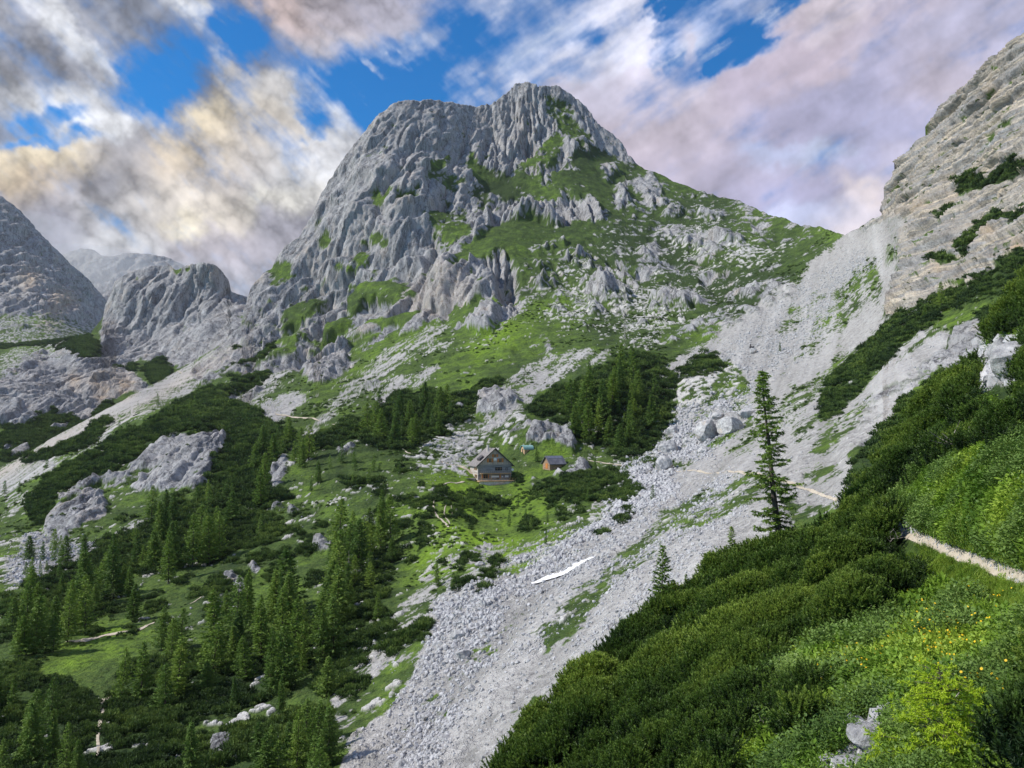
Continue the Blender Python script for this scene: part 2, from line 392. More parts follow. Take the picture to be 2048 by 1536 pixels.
# streaks in the grass below the buttress
for k in range(26):
    u = 640 + 17 * k + rng.uniform(-10, 10); v = 800 - 6.5 * k + rng.uniform(-26, 22); l = rng.uniform(30, 110)
    line(S, [(u, v), (u + l, v - l * .72)], [1, rng.uniform(2, 7)], rng.uniform(.5, .9), .25, 'max')
poly(R, [(1900,770),(1880,700),(1935,640),(1975,650),(1970,700),(1940,720)], .9); poly(R, [(1700,870),(1720,820),(1790,770),(1850,720),(1890,700),(1880,740),(1800,820),(1760,860),(1730,900)], .56, .8)
poly(R, [(1395,890),(1400,860),(1440,830),(1470,825),(1500,830),(1470,860),(1430,885)], .95, .2)

# --- dwarf pine thickets
for pl in [[(60,1000),(90,960),(150,920),(230,880),(330,830),(420,790),(460,800),(520,830),(540,850),(520,870),(470,880),(455,870),(400,855),(345,865),(300,900),(265,915),(230,945),(180,950),(120,990),(80,1050),(60,1030)],
           [(420,960),(430,925),(455,900),(470,880),(540,850),(580,870),(560,900),(530,960),(540,990),(560,1040),(540,1090),(470,1120),(400,1120),(300,1130),(200,1180),(110,1230),(0,1290),(0,1200),(110,1150),(230,1090),(330,1030),(400,990)],
           [(600,900),(650,870),(700,850),(750,830),(800,800),(850,790),(900,800),(960,780),(1000,770),(960,800),(920,850),(880,880),(820,900),(760,895),(700,880),(640,900)],
           [(1130,810),(1160,770),(1200,740),(1240,720),(1300,710),(1330,740),(1340,800),(1320,850),(1290,900),(1240,910),(1180,890),(1150,860),(1120,840)],
           [(1080,975),(1180,950),(1260,955),(1270,985),(1240,1005),(1200,995),(1150,1000),(1060,1000)], [(940,995),(1000,1000),(960,1020),(930,1020)],
           [(480,700),(520,670),(560,660),(550,690),(500,720),(470,730)], [(460,760),(520,740),(540,755),(470,775)], [(380,800),(470,770),(440,790),(400,805)],
           [(660,1200),(760,1120),(800,1090),(790,1150),(760,1220),(800,1260),(860,1230),(850,1280),(760,1320),(700,1400),(620,1400),(640,1300)],
           [(560,1250),(660,1220),(640,1300),(560,1400),(400,1450),(300,1440),(220,1400),(240,1340),(400,1300)], [(-200,1700),(-200,1400),(0,1380),(120,1360),(200,1390),(420,1470),(620,1420),(700,1420),(650,1540),(640,1700)],
           [(0,740),(60,730),(100,740),(60,760),(0,760)], [(1640,830),(1660,770),(1720,700),(1800,640),(1860,600),(1890,620),(1830,680),(1760,730),(1700,790),(1660,840)], [(1780,860),(1850,790),(1920,700),(1960,640),(2048,560),(2250,420),(2250,800),(1900,860)],
           [(1350,750),(1420,715),(1450,715),(1440,740),(1380,760)], [(1690,930),(1770,860),(1860,760),(1960,700),(1960,780),(1800,940),(1740,1040),(1690,1010)], [(1660,760),(1760,690),(1850,640),(1830,660),(1740,720)], [(400,1190),(470,1150),(480,1170),(420,1210)], [(680,970),(760,960),(770,980),(700,985)], [(1180,770),(1100,790),(1060,830),(1120,830)],
           [(100,1400),(0,1440),(0,1330),(60,1330)]]:
    poly(PN, pl, .9, 1.)
for k in range(150):       # scattered bushes in the meadow
    u = rng.uniform(60, 1260); v = rng.uniform(940, 1190) + max(0, 620 - u) * .25
    if u > 1000 and v > 1080: continue
    ell(PN, u, v, rng.uniform(5, 20), rng.uniform(3, 8), 15, .95, .5)
line(PN, [(205,1385),(203,1410),(206,1425),(200,1445),(198,1462),(195,1480),(197,1500),(193,1530)], 22, 0., .2)
PN[R > .9] *= .15
# thickets over the far cliffs (left)
PF = np.zeros_like(R)
for pl in [[(0,880),(80,850),(200,800),(240,830),(120,880),(0,930)], [(0,660),(110,670),(170,650),(180,670),(90,690),(0,690)], [(110,700),(170,680),(200,690),(160,715)], [(290,735),(330,720),(340,750),(300,770)],[(0,800),(60,790),(110,840),(30,860)],[(220,745),(260,730),(270,745),(230,760)]]: poly(PF, pl, .85, 1.)
# --- how lush: bright meadow (+) and darker grass (-)
L += fbm(gu / 130, gv / 90, gu * 0 + 21, 4) * .9
for (u, v, a, b, g, k) in [(960,1020,150,60,0,.8),(900,1110,110,35,5,1.2),(1090,1110,120,40,20,.7),(1400,500,200,110,-10,-.5),(1150,520,120,60,0,-.25),(1000,660,90,40,30,.4),(560,1150,110,34,20,.5),(150,1320,190,36,25,.5),(230,1250,120,40,15,.3),(480,1080,200,60,20,-.3),(760,880,120,20,-8,-.4),(930,980,60,30,0,.7),(1060,640,60,30,0,.5),(980,690,60,30,20,.7),
                           (1290,860,50,60,0,-.6),(1380,770,60,50,0,-.2),(1200,330,80,60,0,-.6),(1010,380,70,40,0,-.7),(1450,420,160,30,-20,.2),(1500,600,90,60,0,-.6),(1180,480,140,60,0,-.3),(1260,660,90,40,0,-.5),(700,900,60,40,0,-.5),(840,680,80,30,35,.5),(600,780,60,30,0,.3),(1340,960,60,40,0,-.5),
                           (480,1360,180,60,0,-.4)]: 
    t = np.zeros_like(R); ell(t, u, v, a, b, g, k, 1.); L += blur(t, 26)
# --- stones lying in the grass
for (u, v, a, b, g, k) in [(900,920,80,40,0,.65),(780,1000,80,60,0,.5),(1240,860,80,60,0,.6),(1400,770,90,60,0,.75),(930,1080,120,40,0,.45),(1320,540,200,110,0,.5),(1450,470,140,60,-20,.5),(1240,620,160,60,0,.55),(760,1300,80,130,40,.5),(1000,570,90,30,0,.3),(1090,520,70,60,0,.5),
                           (1300,970,60,60,0,.8),(1160,1060,100,40,30,.6),(640,1050,80,50,0,.4),(60,1120,90,50,0,.8),(500,800,90,40,0,.6),(960,840,90,50,0,.7),(1240,690,120,20,0,.5)]:
    t = np.zeros_like(R); ell(t, u, v, a, b, g, k - .25, 1.); T += blur(t, 20)
for (u, v, a, b) in [(1130,720,90,60),(1000,1020,90,50),(560,1140,120,50),(180,1300,200,60),(620,620,10,10),(1290,800,40,60)]:
    t = np.zeros_like(R); ell(t, u, v, a, b, 0, .2, 1.); T -= blur(t, 20)
R = np.where(X > .5, R, np.minimum(R, .93))
R = blur(R, 4); S = blur(S, 4); PN = blur(PN, 3); O = blur(O, 10); X = blur(X, 6); PF = blur(PF, 4)
print('maps', round(time.time() - T0, 1))

def terrain_attrs(Ly, scale=1., rough_r=.42, pine=None, Rm=None, Sm=None, kind='B'):
    """decides rock / scree / grass at each surveyed point from the maps plus fractal detail; returns masks + displacement"""
    x, y, z = [Ly.P[..., k].astype(f32) for k in range(3)]
    r0 = smap(R if Rm is None else Rm, Ly.U, Ly.V); s0 = smap(S if Sm is None else Sm, Ly.U, Ly.V)
    lush = smap(L, Ly.U, Ly.V); T0_ = smap(T, Ly.U, Ly.V); pn = smap(PN if pine is None else pine, Ly.U, Ly.V); oc = smap(O, Ly.U, Ly.V); st = smap(X, Ly.U, Ly.V)
    px = Ly.D / 773.
    lod = lambda lam: sstep(1.6, 3.5, lam / px).astype(f32)
    disp = np.zeros_like(x)
    far = sstep(330, 650, Ly.D).astype(f32)
    # fall-line sheared coordinates for ribs and gullies
    lean = (.27 - .5 * sstep(-70, 130, x)) if kind == 'B' else .05 + 0 * x; xs = x - lean * z * far - .15 * z * (1 - far); wx = fbm(x / 90, y / 90, z / 130, 3) * 26 * far + fbm(x / 17, y / 17, z / 26, 3, .5, 4.4) * 5
    big = 0
    yf = .3
    for (lam, amp, zs, off, fr) in [(170, 42, .16, 0, 1), (72, 27, .14, 31, 1), (31, 9.5, .12, 53, 1), (14, 3.6, .13, 71, 0), (6.5, 2.2, .2, 97, 0), (3.1, 1.15, .35, 113, 0), (1.5, .6, .7, 131, 0), (.7, .25, .9, 151, 0)]:
        n = perlin((xs + wx + off * 3.1) / lam, (y + off) / lam * yf, z / lam * zs + off)
        b = np.sqrt(np.abs(n) * 1.6 + .001) - .62                      # rounded pillars, sharp clefts
        n2 = perlin((xs - wx * .6 - off) / lam * 1.15, y / lam * .3, z / lam * .34 + off * 2)
        k = lod(lam) * (far if fr else 1)
        if lam > 50 and kind == 'C': k = k * .4
        if lam > 10: k = k * sstep(60, 260, Ly.D).astype(f32)
        if lam > 10: k = k * (1 - (.8 if lam > 20 else .45) * sstep(1 - lam * .0016, 1., Ly.t1)[:, None].astype(f32))
        q = n2 * 1.9 + .37 * n; sw = q - np.floor(q); sw = np.where(sw < .86, sw / .86, (1 - sw) / .14) - .5   # fractured plates: long face, short break
        t = (b * .72 + n2 * .16 + sw * np.interp(lam, [1, 3, 6, 14, 29, 62, 170], [.15, .2, .3, .42, .5, .34, .3])) * amp * k
        big = big + t
    rockd = big
    if float(st.max()) > .1:                                           # bedded limestone: ledges follow the layers
        zz = z + .12 * x - .05 * y + fbm(x / 24, y / 24, z / 24, 3, .5, 7.) * 4.2
        lay = 0
        for (lam, amp) in [(15, 2.6), (6.3, 2.3), (2.7, 1.5), (1.2, .6)]:
            ph = zz / lam + perlin(x / lam / 6, y / lam / 6, z / lam / 2 + lam) * .5
            fr_ = ph - np.floor(ph); lay = lay + (sstep(.04, .2, fr_) * (1 - fr_ * .8) * 1.9 - .8) * amp * lod(lam) * (.55 + .9 * np.abs(perlin(x / lam / 5, y / lam / 5, z / lam + 9)))
        for (lam, amp) in [(11, 1.3), (4.5, .8), (2., .42), (.9, .2)]:
            n = perlin(x / lam + 40, y / lam, z / lam * .6); lay = lay + (np.sqrt(np.abs(n) * 1.6 + .002) - .6) * amp * lod(lam)
        rockd = rockd * (1 - st) + (lay * 1.05 + big * .12) * st
    # grass growing on rock: broken edges, more on the gentler parts
    n1 = fbm(x / 38 / scale, y / 38 / scale, z / 38 / scale, 6, .62, 2.)
    n2 = fbm(xs / 9 / scale, y / 9 / scale, z / 14 / scale, 4, .6, 12.)
    ledge = np.clip(Ly.N[..., 2] - .62, -.3, .35)
    rk = r0 + (n1 * rough_r * 2.3 * (1.25 - r0 * .5) + n2 * .95 * (1.3 - r0 * .6)) * sstep(-.02, .12, r0) - ledge * .35 * (1 - st) + np.clip(rockd / (4 + 10 * far), -1, 1) * .14
    if st.max() > .1: rk = rk - st * (sstep(.12, .45, fbm(x / 16, y / 16, zz / 1.8, 3, .5, 3.)) * .8 - .12)
    rock = sstep(.47, .55, rk)
    sn = fbm(xs / 8, y / 8, z / 8, 6, .68, 33.); sn2 = fbm(xs / 1.6, y / 1.6, z / 1.6, 3, .7, 43.)
    gul = perlin((x * .8 - y * .35) / 5, (z + y * .1) / 60, z * 0 + 3.) * .7 + perlin((x * .8 - y * .35) / 2, (z + y * .1) / 30, z * 0 + 8.) * .3
    gul2 = perlin((x * .8 - y * .35) / 1.1, (z + y * .1) / 14, z * 0 + 13.) * .5 + perlin((x * .8 - y * .35) / 9, (z + y * .1) / 90, z * 0 + 23.)
    s0 = s0 + (gul * .55 + gul2 * .25) * sstep(.1, .4, s0) * (1 - .6 * sstep(.93, 1., s0))
    scree = sstep(.44, .6, s0 + (sn * 1.1 * sstep(0, .2, s0) + sn2 * 1.0 * sstep(0, .15, s0)) * (1 - .55 * sstep(.9, 1, s0)))
    # stones in the grass
    stn = perlin(x / 2.3, y / 2.3, z / 2.3) * lod(2.3) + perlin(x / 5.1 + 9, y / 5.1, z / 5.1) * .8 + perlin(x / 1. + 9, y / 1., z / 1.) * .7 * lod(1.)
    stn = stn + fbm(x / 34, y / 34, z / 34, 4, .6, 5.) * 1.1
    stone = sstep(.0, .12, stn * .62 + T0_ - .92)
    grassd = fbm(x / 60, y / 60, z / 60, 3) * 5 * far + fbm(x / 18, y / 18, z / 18, 4, .55) * 2.2 * sstep(60, 200, Ly.D) + fbm(x / 4, y / 4, z / 4, 3, .5) * .45 * lod(4)
    screed = fbm(x / 14, y / 14, z / 14, 3) * .8 + fbm(x / 1.3, y / 1.3, z / 1.3, 3, .6) * .22 * lod(1.3)
    if kind == 'B':
        screed = screed + gul * .7
    rb = blur_grid(rock, 2)
    disp = rockd * np.maximum(rb, np.clip(r0 - .25, 0, 1)) + (grassd * (1 - s0.clip(0, 1)) + screed * s0.clip(0, 1)) * (1 - rb) + rb * (.007 * Ly.D).clip(0, 3) * (1 - st) + stone * (1 - rb) * .35 * sstep(1.5, 3, 2.3 / px)
    return dict(rock=rock, scree=scree * (1 - rock), stone=stone * (1 - rock), lush=lush, ochre=oc + 0 * x, pine=np.clip(pn - rock * .6, 0, 1), strat=st, streak=gul + gul2 * .6), disp

def blur_grid(a, r):
    for ax in (0, 1):
        p = np.pad(a, [(r, r) if k == ax else (0, 0) for k in (0, 1)], mode='edge'); n = a.shape[ax]
        a = sum(np.take(p, range(s, s + n), axis=ax) for s in range(2 * r + 1)) / (2 * r + 1)
    return a

# ================================================================== THE HILLSIDES
QB = QUALITY if 'QUALITY' in globals() else 1.
bowl_ctrl = [(-200,1700,52),(100,1700,52),(400,1700,50),(700,1700,46),(1000,1700,42),(1300,1700,38),(1700,1700,30),(2200,1700,26),
 (-200,1536,80),(0,1536,80),(200,1536,78),(450,1536,74),(700,1536,66),(850,1536,60),(1000,1536,54),(1300,1536,46),(1700,1536,38),(2100,1536,34),
 (0,1400,105),(300,1400,103),(600,1400,92),(850,1400,76),(1000,1400,66),(1100,1430,58),(-200,1300,150),(0,1300,132),(250,1300,128),(500,1280,124),(700,1280,112),(860,1280,94),(1000,1300,82),(1150,1300,68),(1300,1240,62),
 (0,1200,172),(250,1200,165),(450,1180,162),(650,1170,152),(850,1160,136),(950,1150,120),(1100,1160,104),(1250,1150,84),(1300,1200,68),(1400,1110,70),(1700,1200,56),(2100,1200,50),
 (0,1100,240),(200,1100,225),(420,1100,205),(600,1080,196),(800,1070,180),(1000,1080,162),(1150,1050,150),(1250,1030,146),(1350,1040,112),(1450,1030,96),(1500,1000,92),(1600,1010,80),(1700,1020,66),
 (0,1030,330),(100,1060,270),(110,1000,300),(200,1010,285),(300,980,290),(400,1000,262),(550,980,250),(700,980,235),(850,980,222),(950,1000,212),(990,968,248),(1060,1000,205),(1150,1000,190),(1250,970,196),(1330,960,190),(1420,950,160),(1500,940,130),(1590,960,96),(1650,900,112),(1700,920,86),
 (0,950,480),(-200,1050,400),(200,930,345),(300,900,345),(400,860,352),(300,830,430),(130,880,470),(430,900,330),(560,900,300),(700,880,300),(850,900,280),(940,930,268),(1030,930,270),(1100,925,262),(1150,930,252),(1200,920,262),(1300,900,262),(1400,880,256),(1500,850,238),(1600,830,170),(1700,840,128),(1800,760,140),
 (330,765,620),(440,700,680),(495,650,720),(400,800,500),(500,760,560),(500,830,400),(600,830,390),(700,800,400),(800,780,410),(900,800,350),(1000,800,335),(1080,850,290),(1130,860,288),(1050,900,276),(1100,780,345),(1200,740,350),(1240,800,300),(1300,760,330),(1340,725,360),(1400,780,300),(1480,760,300),
 (600,750,520),(700,700,600),(600,660,690),(800,700,520),(900,700,480),(1000,700,450),(1100,690,440),(1200,680,430),(1300,680,410),(900,650,560),(1000,640,520),(1040,600,570),(1050,500,690),(1000,495,690),(900,560,640),
 (540,545,800),(640,430,850),(700,550,740),(800,560,700),(720,290,900),(800,400,800),(810,205,940),(880,300,900),(930,217,1010),(950,420,830),(1040,165,1050),(1060,300,960),(1100,430,820),(1150,380,860),(1120,185,1060),(1200,260,1040),(1250,315,1020),
 (1150,550,640),(1250,450,780),(1250,560,620),(1300,345,980),(1350,480,730),(1350,600,540),(1450,400,860),(1450,500,650),(1450,600,500),(1540,432,740),(1560,520,560),(1640,452,600),(1690,470,500),(1600,565,440),(1480,655,385),(1250,630,520),
 (1768,430,410),(1700,520,400),(1700,600,335),(1600,680,325),(1550,750,290),(1660,740,250),(1780,560,300),(1750,660,260),(1790,325,420),(1850,260,400),(1850,400,340),(1850,500,290),(1830,600,240),(1950,400,290),(1950,150,350),(1950,520,230),(1900,640,190),(2048,68,310),(2048,300,260),(2048,450,215),(2048,600,160),(2250,-90,290),(2250,300,230),(2250,700,110),(1950,760,120),(2048,900,90),(1850,900,90)]
bowl = Layer(bowl_ctrl, -200, 2240, 2.1 / QB,
    top=[(-200,1055),(0,938),(130,862),(330,756),(440,690),(480,655),(492,622),(505,585),(540,540),(575,502),(600,480),(630,432),(645,388),(680,335),(720,282),(750,242),(785,214),(810,203),(860,202),(900,210),(925,217),(955,214),(985,207),(1010,187),(1030,167),(1045,165),(1080,177),(1110,177),(1140,192),(1170,217),(1195,252),(1225,277),(1248,302),(1253,317),(1290,337),(1350,365),(1420,390),(1480,402),(1540,432),(1600,450),(1640,452),(1690,470),(1740,442),(1767,430),(1777,380),(1796,326),(1850,266),(1900,202),(1960,147),(2048,68),(2240,-85)],
    bot=[(-200,1720),(2240,1720)], nv=int(860 * QB), tpow=1.)
at, d = terrain_attrs(bowl)
bowl.finish(d)
print('bowl', round(time.time() - T0, 1), bowl.P.shape)
bowl_at = at

crag_ctrl = [(-200,690,1300),(0,690,1250),(100,688,1200),(0,760,800),(0,850,650),(0,940,560),(-200,900,700),(-200,1100,520),(0,1100,470),(150,700,960),(150,780,800),(60,720,1000),(200,860,660),(200,800,760),(235,562,1130),(230,700,1010),(330,532,1160),(330,640,1080),(425,528,1130),(425,640,1060),(330,720,960),(300,770,800),(400,720,900),(450,690,900),(500,600,1150),(470,640,1040),(560,640,960),(330,900,600),(560,800,700)]
crag = Layer(crag_ctrl, -200, 560, 2.4 / QB, top=[(-200,690),(0,690),(60,688),(130,680),(180,668),(205,640),(220,602),(233,565),(262,545),(300,536),(340,532),(352,541),(375,533),(400,527),(425,528),(440,540),(455,560),(462,586),(500,598),(560,640)],
    bot=[(-200,1150),(0,1010),(330,830),(560,740)], nv=int(330 * QB))
RC = np.zeros_like(R)
poly(RC, [(205,690),(205,640),(220,590),(240,530),(330,500),(450,500),(480,580),(520,590),(560,620),(480,680),(440,705),(370,730),(330,735),(280,720),(260,740),(300,780),(240,800),(180,850),(110,830),(60,850),(0,860),(-200,880),(-200,780),(0,770),(40,740),(100,710),(150,700)], 1., .5)
ell(RC, 360, 540, 24, 7, 0, .1, .3); poly(RC, [(150,700),(190,690),(210,700),(170,720)], .2); poly(RC, [(290,740),(330,725),(330,760),(300,780)], .2)
for (u, v, a, b) in [(60,720,40,12),(20,750,30,12),(120,690,30,8),(30,900,30,16),(120,860,30,10)]: ell(RC, u, v, a, b, 20, .75)
SC = np.zeros_like(R)
poly(SC, [(240,840),(330,775),(440,700),(500,650),(460,700),(340,790),(250,860)], .5, .5); poly(SC, [(0,700),(140,690),(200,660),(160,700),(0,760)], .45); poly(SC, [(0,940),(60,905),(130,870),(60,925),(0,960)], .5)
RC = blur(RC, 4); SC = blur(SC, 5)
at_c, d = terrain_attrs(crag, 1.3, pine=PF, Rm=RC, Sm=SC, kind='C'); crag.finish(d * .9)

peak_ctrl = [(-200,300,2500),(0,395,2500),(140,530,2500),(235,650,2500),(-200,780,1600),(0,690,1700),(100,700,1700),(250,760,1700),(0,560,2150),(100,600,2150),(300,720,2300)]
peak = Layer(peak_ctrl, -200, 300, 2.6 / QB, top=[(-200,290),(0,395),(40,425),(90,480),(140,530),(180,565),(205,595),(235,650),(300,720)], bot=[(-200,800),(300,780)], nv=int(230 * QB))
RP = np.zeros_like(R); poly(RP, [(-220,250),(0,380),(60,430),(200,570),(250,640),(200,660),(150,640),(0,636),(-220,640)], 1., .4); poly(RP, [(0,636),(60,628),(150,640),(180,660),(100,664),(0,664)], .3); RP = blur(RP, 4)
at_p, d = terrain_attrs(peak, 2.5, pine=PN * 0, Rm=RP, Sm=np.where((gv > 600) & (gu < 300), .42, 0.), kind='C'); peak.finish(d * 1.7)

ridge_ctrl = [(60,540,4300),(190,503,4300),(270,508,4300),(560,640,4400),(60,720,3300),(300,720,3300),(560,760,3300)]
ridge = Layer(ridge_ctrl, 60, 560, 4., top=[(60,540),(120,512),(160,500),(190,503),(205,515),(222,518),(245,511),(270,508),(330,515),(420,560),(560,640)], bot=[(60,740),(560,760)], nv=80)
at_r, d = terrain_attrs(ridge, 4, pine=PN * 0, Rm=np.ones_like(R), Sm=R * 0, kind='C'); ridge.finish(d * 3)

near_ctrl = [(960,1800,17),(1000,1536,28),(1300,1536,19),(1300,1800,13),(1500,1536,14),(1700,1536,11),(1700,1800,7.5),(1850,1536,9.5),(2048,1536,8.6),(2048,1800,6),(2250,1800,5),(2250,1400,8),(1100,1400,30),(1200,1330,32),(1300,1230,37),(1400,1150,40),(1450,1100,42),(1500,1300,26),(1500,1180,34),(1700,1300,19),(1700,1160,27),(1850,1300,16.5),(1900,1200,20.6),(2048,1300,13.6),(2048,1220,14.9),
   (1850,1090,25.6),(1900,1108,23.4),(1950,1130,21),(2048,1158,16.8),(1790,1060,29),(1790,1150,26.2),(1640,1040,41),(1575,1095,39),(1700,1012,40),(2048,1040,18.6),(2250,1100,12),(1900,980,27.5),(1900,900,33),(1720,930,46),(1780,855,54),(1900,800,44),(2048,850,27),(2048,700,37),(2048,525,62),(1950,640,60),(1900,720,57),(2250,330,62),(2250,700,30),(2250,900,20)]
near = Layer(near_ctrl, 930, 2240, 3. / QB, top=[(930,1799),(1000,1598),(1060,1495),(1120,1445),(1180,1388),(1240,1326),(1300,1276),(1360,1222),(1400,1200),(1450,1155),(1510,1140),(1575,1132),(1620,1104),(1650,1082),(1700,1056),(1722,1010),(1748,972),(1800,915),(1850,860),(1895,815),(1940,755),(1975,700),(2010,645),(2048,590),(2240,350)],
    bot=[(930,1800),(2240,1800)], nv=int(420 * QB))
x, y, z = [near.P[..., k] for k in range(3)]
NPATH = np.zeros_like(R)
trail = [(2260,1228),(2150,1190),(2048,1155),(1990,1138),(1940,1118),(1900,1105),(1860,1082),(1820,1070),(1785,1060),(1765,1056)]
tw = [44,38,30,27,24,22,20,18,13,8]
line(NPATH, trail, tw, 1., .12); NPATH = blur(NPATH, 4)
dn = fbm(x / 6, y / 6, z / 6, 3) * .8 * (1 - smap(blur(NPATH, 30), near.U, near.V).clip(0, 1)) * sstep(8, 30, near.D) + fbm(x / 1.6, y / 1.6, z / 1.6, 3) * .22 + fbm(x / .4, y / .4, z / .4, 3, .5, 7) * .05
NR = np.zeros_like(R)
for pl in [[(1690,1500),(1720,1450),(1780,1430),(1800,1460),(1760,1500),(1700,1530),(1640,1560),(1600,1560)], [(1780,1050),(1830,1035),(1840,1065),(1790,1075)], [(1950,700),(1990,680),(2048,660),(2048,780),(1960,790),(1930,760)], [(1930,860),(2048,810),(2048,840)]]: poly(NR, pl, 1., .5)
NR = blur(NR, 3)
pathm = smap(NPATH, near.U, near.V); rockm = sstep(.4, .6, smap(NR, near.U, near.V) + fbm(x / .5, y / .5, z / .5, 4) * .5)
near.finish(dn * (1 - .6 * pathm))
near_at = dict(rock=rockm, scree=sstep(.42, .6, pathm + fbm(x / .4, y / .4, z / .4, 3) * .35), stone=rockm * 0, lush=smap(L, near.U, near.V), ochre=pathm * .7, pine=rockm * 0 + .85, strat=rockm * 0, streak=rockm * 0)
print('layers', round(time.time() - T0, 1))

# ------------------------------------------------------------------ terrain material
def terrain_mat(name, sc=1., warm=0.):
    """sc: size of the finest detail in metres"""
    n = NT(name); p = n.pos()
    a = {k: n.attr(k) for k in ('rock', 'scree', 'stone', 'lush', 'ochre', 'pine', 'strat', 'streak')}
    # rock: grey limestone, weather streaks running down the wall, pale and dark beds
    ps = n.vm('MULTIPLY', p, (1, 1, .3))
    big = n.noise(ps, .018 / sc, 3, .6); mid = n.noise(ps, .12 / sc, 7, .7); fine = n.noise(p, .9 / sc, 4, .7)
    rk = n.mix(n.rng(mid, .34, .66), (.155, .16, .17), (.48, .485, .495))
    rk = n.mix(n.rng(big, .42, .6, 0, .4), rk, (.40, .39, .385) if not warm else (.44, .42, .38))
    zb = n.vm('MULTIPLY', n.vm('ADD', p, n.vm('SCALE', n.noise(p, .03, 2, .5, out='Color'), None, 9.)), (.02, .02, 1.))
    bed = n.noise(zb, .55, 4, .75)
    rk = n.mix(n.math('MULTIPLY', a['strat'], n.rng(bed, .36, .64)), rk, n.mix(n.rng(bed, .4, .62), (.15, .13, .105), (.60, .53, .435)))
    crk = n.noise(n.vm('MULTIPLY', p, (1, .6, .22)), .16 / sc, 5, .62)
    rk = n.mix(n.math('MULTIPLY', n.math('SUBTRACT', 1., a['strat']), n.rng(n.math('ABSOLUTE', n.math('SUBTRACT', crk, .5)), .0, .022, .8, 0)), rk, (.06, .06, .064))
    ck2 = n.noise(n.vm('MULTIPLY', p, (1, .5, .13)), .05 / sc, 6, .6)
    rk = n.mix(n.math('MULTIPLY', n.math('SUBTRACT', 1., a['strat']), n.rng(n.math('ABSOLUTE', n.math('SUBTRACT', ck2, .47)), .0, .012, .8, 0)), rk, (.055, .055, .06))
    rk = n.mix(n.rng(fine, .32, .5, .6, 0), rk, (.11, .108, .105))
    rk = n.mix(n.rng(n.noise(ps, .06 / sc, 2, .6, out='Fac'), .58, .7, 0, .35), rk, (.40, .33, .26))
    oc = n.math('MULTIPLY', a['ochre'], n.rng(mid, .4, .6, .3, 1.))
    rk = n.mix(oc, rk, (.52, .36, .2))
    # grass
    g1 = n.noise(p, .12 / sc, 3, .6); g2 = n.noise(p, 1.3 / sc, 4, .7)
    lf = n.math('ADD', n.math('MULTIPLY', a['lush'], .42), n.math('ADD', n.math('MULTIPLY', g1, 1.1), n.math('MULTIPLY', g2, .7)))
    gr = n.mix(n.rng(lf, .62, 1.0), (.034, .06, .020), (.082, .135, .030))
    gr = n.mix(n.rng(lf, .95, 1.5), gr, (.19, .32, .025))
    gr = n.mix(n.rng(g2, .5, .8, 0, .4), gr, (.16, .15, .06)); gr = n.mix(n.rng(n.noise(p, .55 / sc, 4, .75), .50, .36, 0, .75), gr, (.022, .042, .014))
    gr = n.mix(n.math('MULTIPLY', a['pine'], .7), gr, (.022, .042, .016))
    # scree
    s1 = n.noise(p, .5 / sc, 5, .75); cell = n.vor(p, 1.1 / sc, 'F1', 'Color'); cd = n.vor(p, 1.1 / sc, 'F1', 'Distance')
    cv = n.t.nodes.new('ShaderNodeSeparateColor'); n.set(cv.inputs[0], cell)
    sc_c = n.mix(n.rng(s1, .35, .65), (.25, .245, .24), (.41, .403, .395))
    sc_c = n.mix(n.rng(cv.outputs[0], .1, .9, 0, .35), sc_c, (.50, .49, .475))
    sc_c = n.mix(n.rng(n.math('ADD', s1, n.math('MULTIPLY', cv.outputs[1], .25)), .42, .54, .4, 0), sc_c, (.14, .138, .13))
    sc_c = n.mix(n.rng(n.noise(p, .9 / sc, 3, .8), .56, .68, 0, .75), sc_c, (.60, .595, .59))
    sc_c = n.mix(n.rng(a['streak'], -.1, -.5, 0, .5), sc_c, (.23, .225, .215)); sc_c = n.mix(n.rng(a['streak'], .1, .6, 0, .55), sc_c, (.52, .515, .51))
    sc_c = n.mix(n.math('MULTIPLY', a['ochre'], .9), sc_c, (.56, .45, .35))
    stn = n.mix(n.rng(s1, .3, .6), (.32, .31, .30), (.58, .575, .56))
    c = n.mix(a['stone'], gr, stn)
    c = n.mix(a['scree'], c, sc_c)
    c = n.mix(a['rock'], c, rk)
    h = n.math('ADD', n.math('MULTIPLY', mid, 1.5), n.math('MULTIPLY', fine, .7))
    nb = n.bump(h, .8, 1.6 * sc)
    hs = n.math('SUBTRACT', n.math('MULTIPLY', s1, .8), n.math('MULTIPLY', cd, .5))
    nb2 = n.bump(n.math('MULTIPLY', hs, n.math('SUBTRACT', 1., a['rock'])), .4, .6 * sc, nb)
    return n.out(c, .92, nb2, .12)

m_far = terrain_mat('limestone_and_turf', 1.)
m_near = terrain_mat('trailside_soil', .12, .3)
m_peak = terrain_mat('far_limestone', 2., .35)

near_o = near.build('near_slope', m_near, near_at, back=(.04, .12, .3), slope=1.2, kind='structure')
bowl_o = bowl.build('mountain_terrain', m_far, bowl_at, kind='structure')
crag_o = crag.build('crag_hill', m_far, at_c, kind='structure')
peak_o = peak.build('far_mountain', m_peak, at_p, kind='structure')
ridge_o = ridge.build('distant_ridge_hill', m_peak, at_r, kind='structure')
# the wide ground everything stands on, far below and out to the horizon
gx = np.array([[-3500, -800, -190], [3500, -800, -190], [3500, 5100, -190], [-3500, 5100, -190]], float)
obj('valley_ground', np_mesh('valley_ground', gx, np.array([[0, 1, 2, 3]]), dict(rock=[0]*4, scree=[0]*4, stone=[0]*4, lush=[-.3]*4, ochre=[0]*4, pine=[.5]*4, strat=[0]*4, streak=[0]*4)), m_peak, kind='structure')
print('terrain built', round(time.time() - T0, 1))
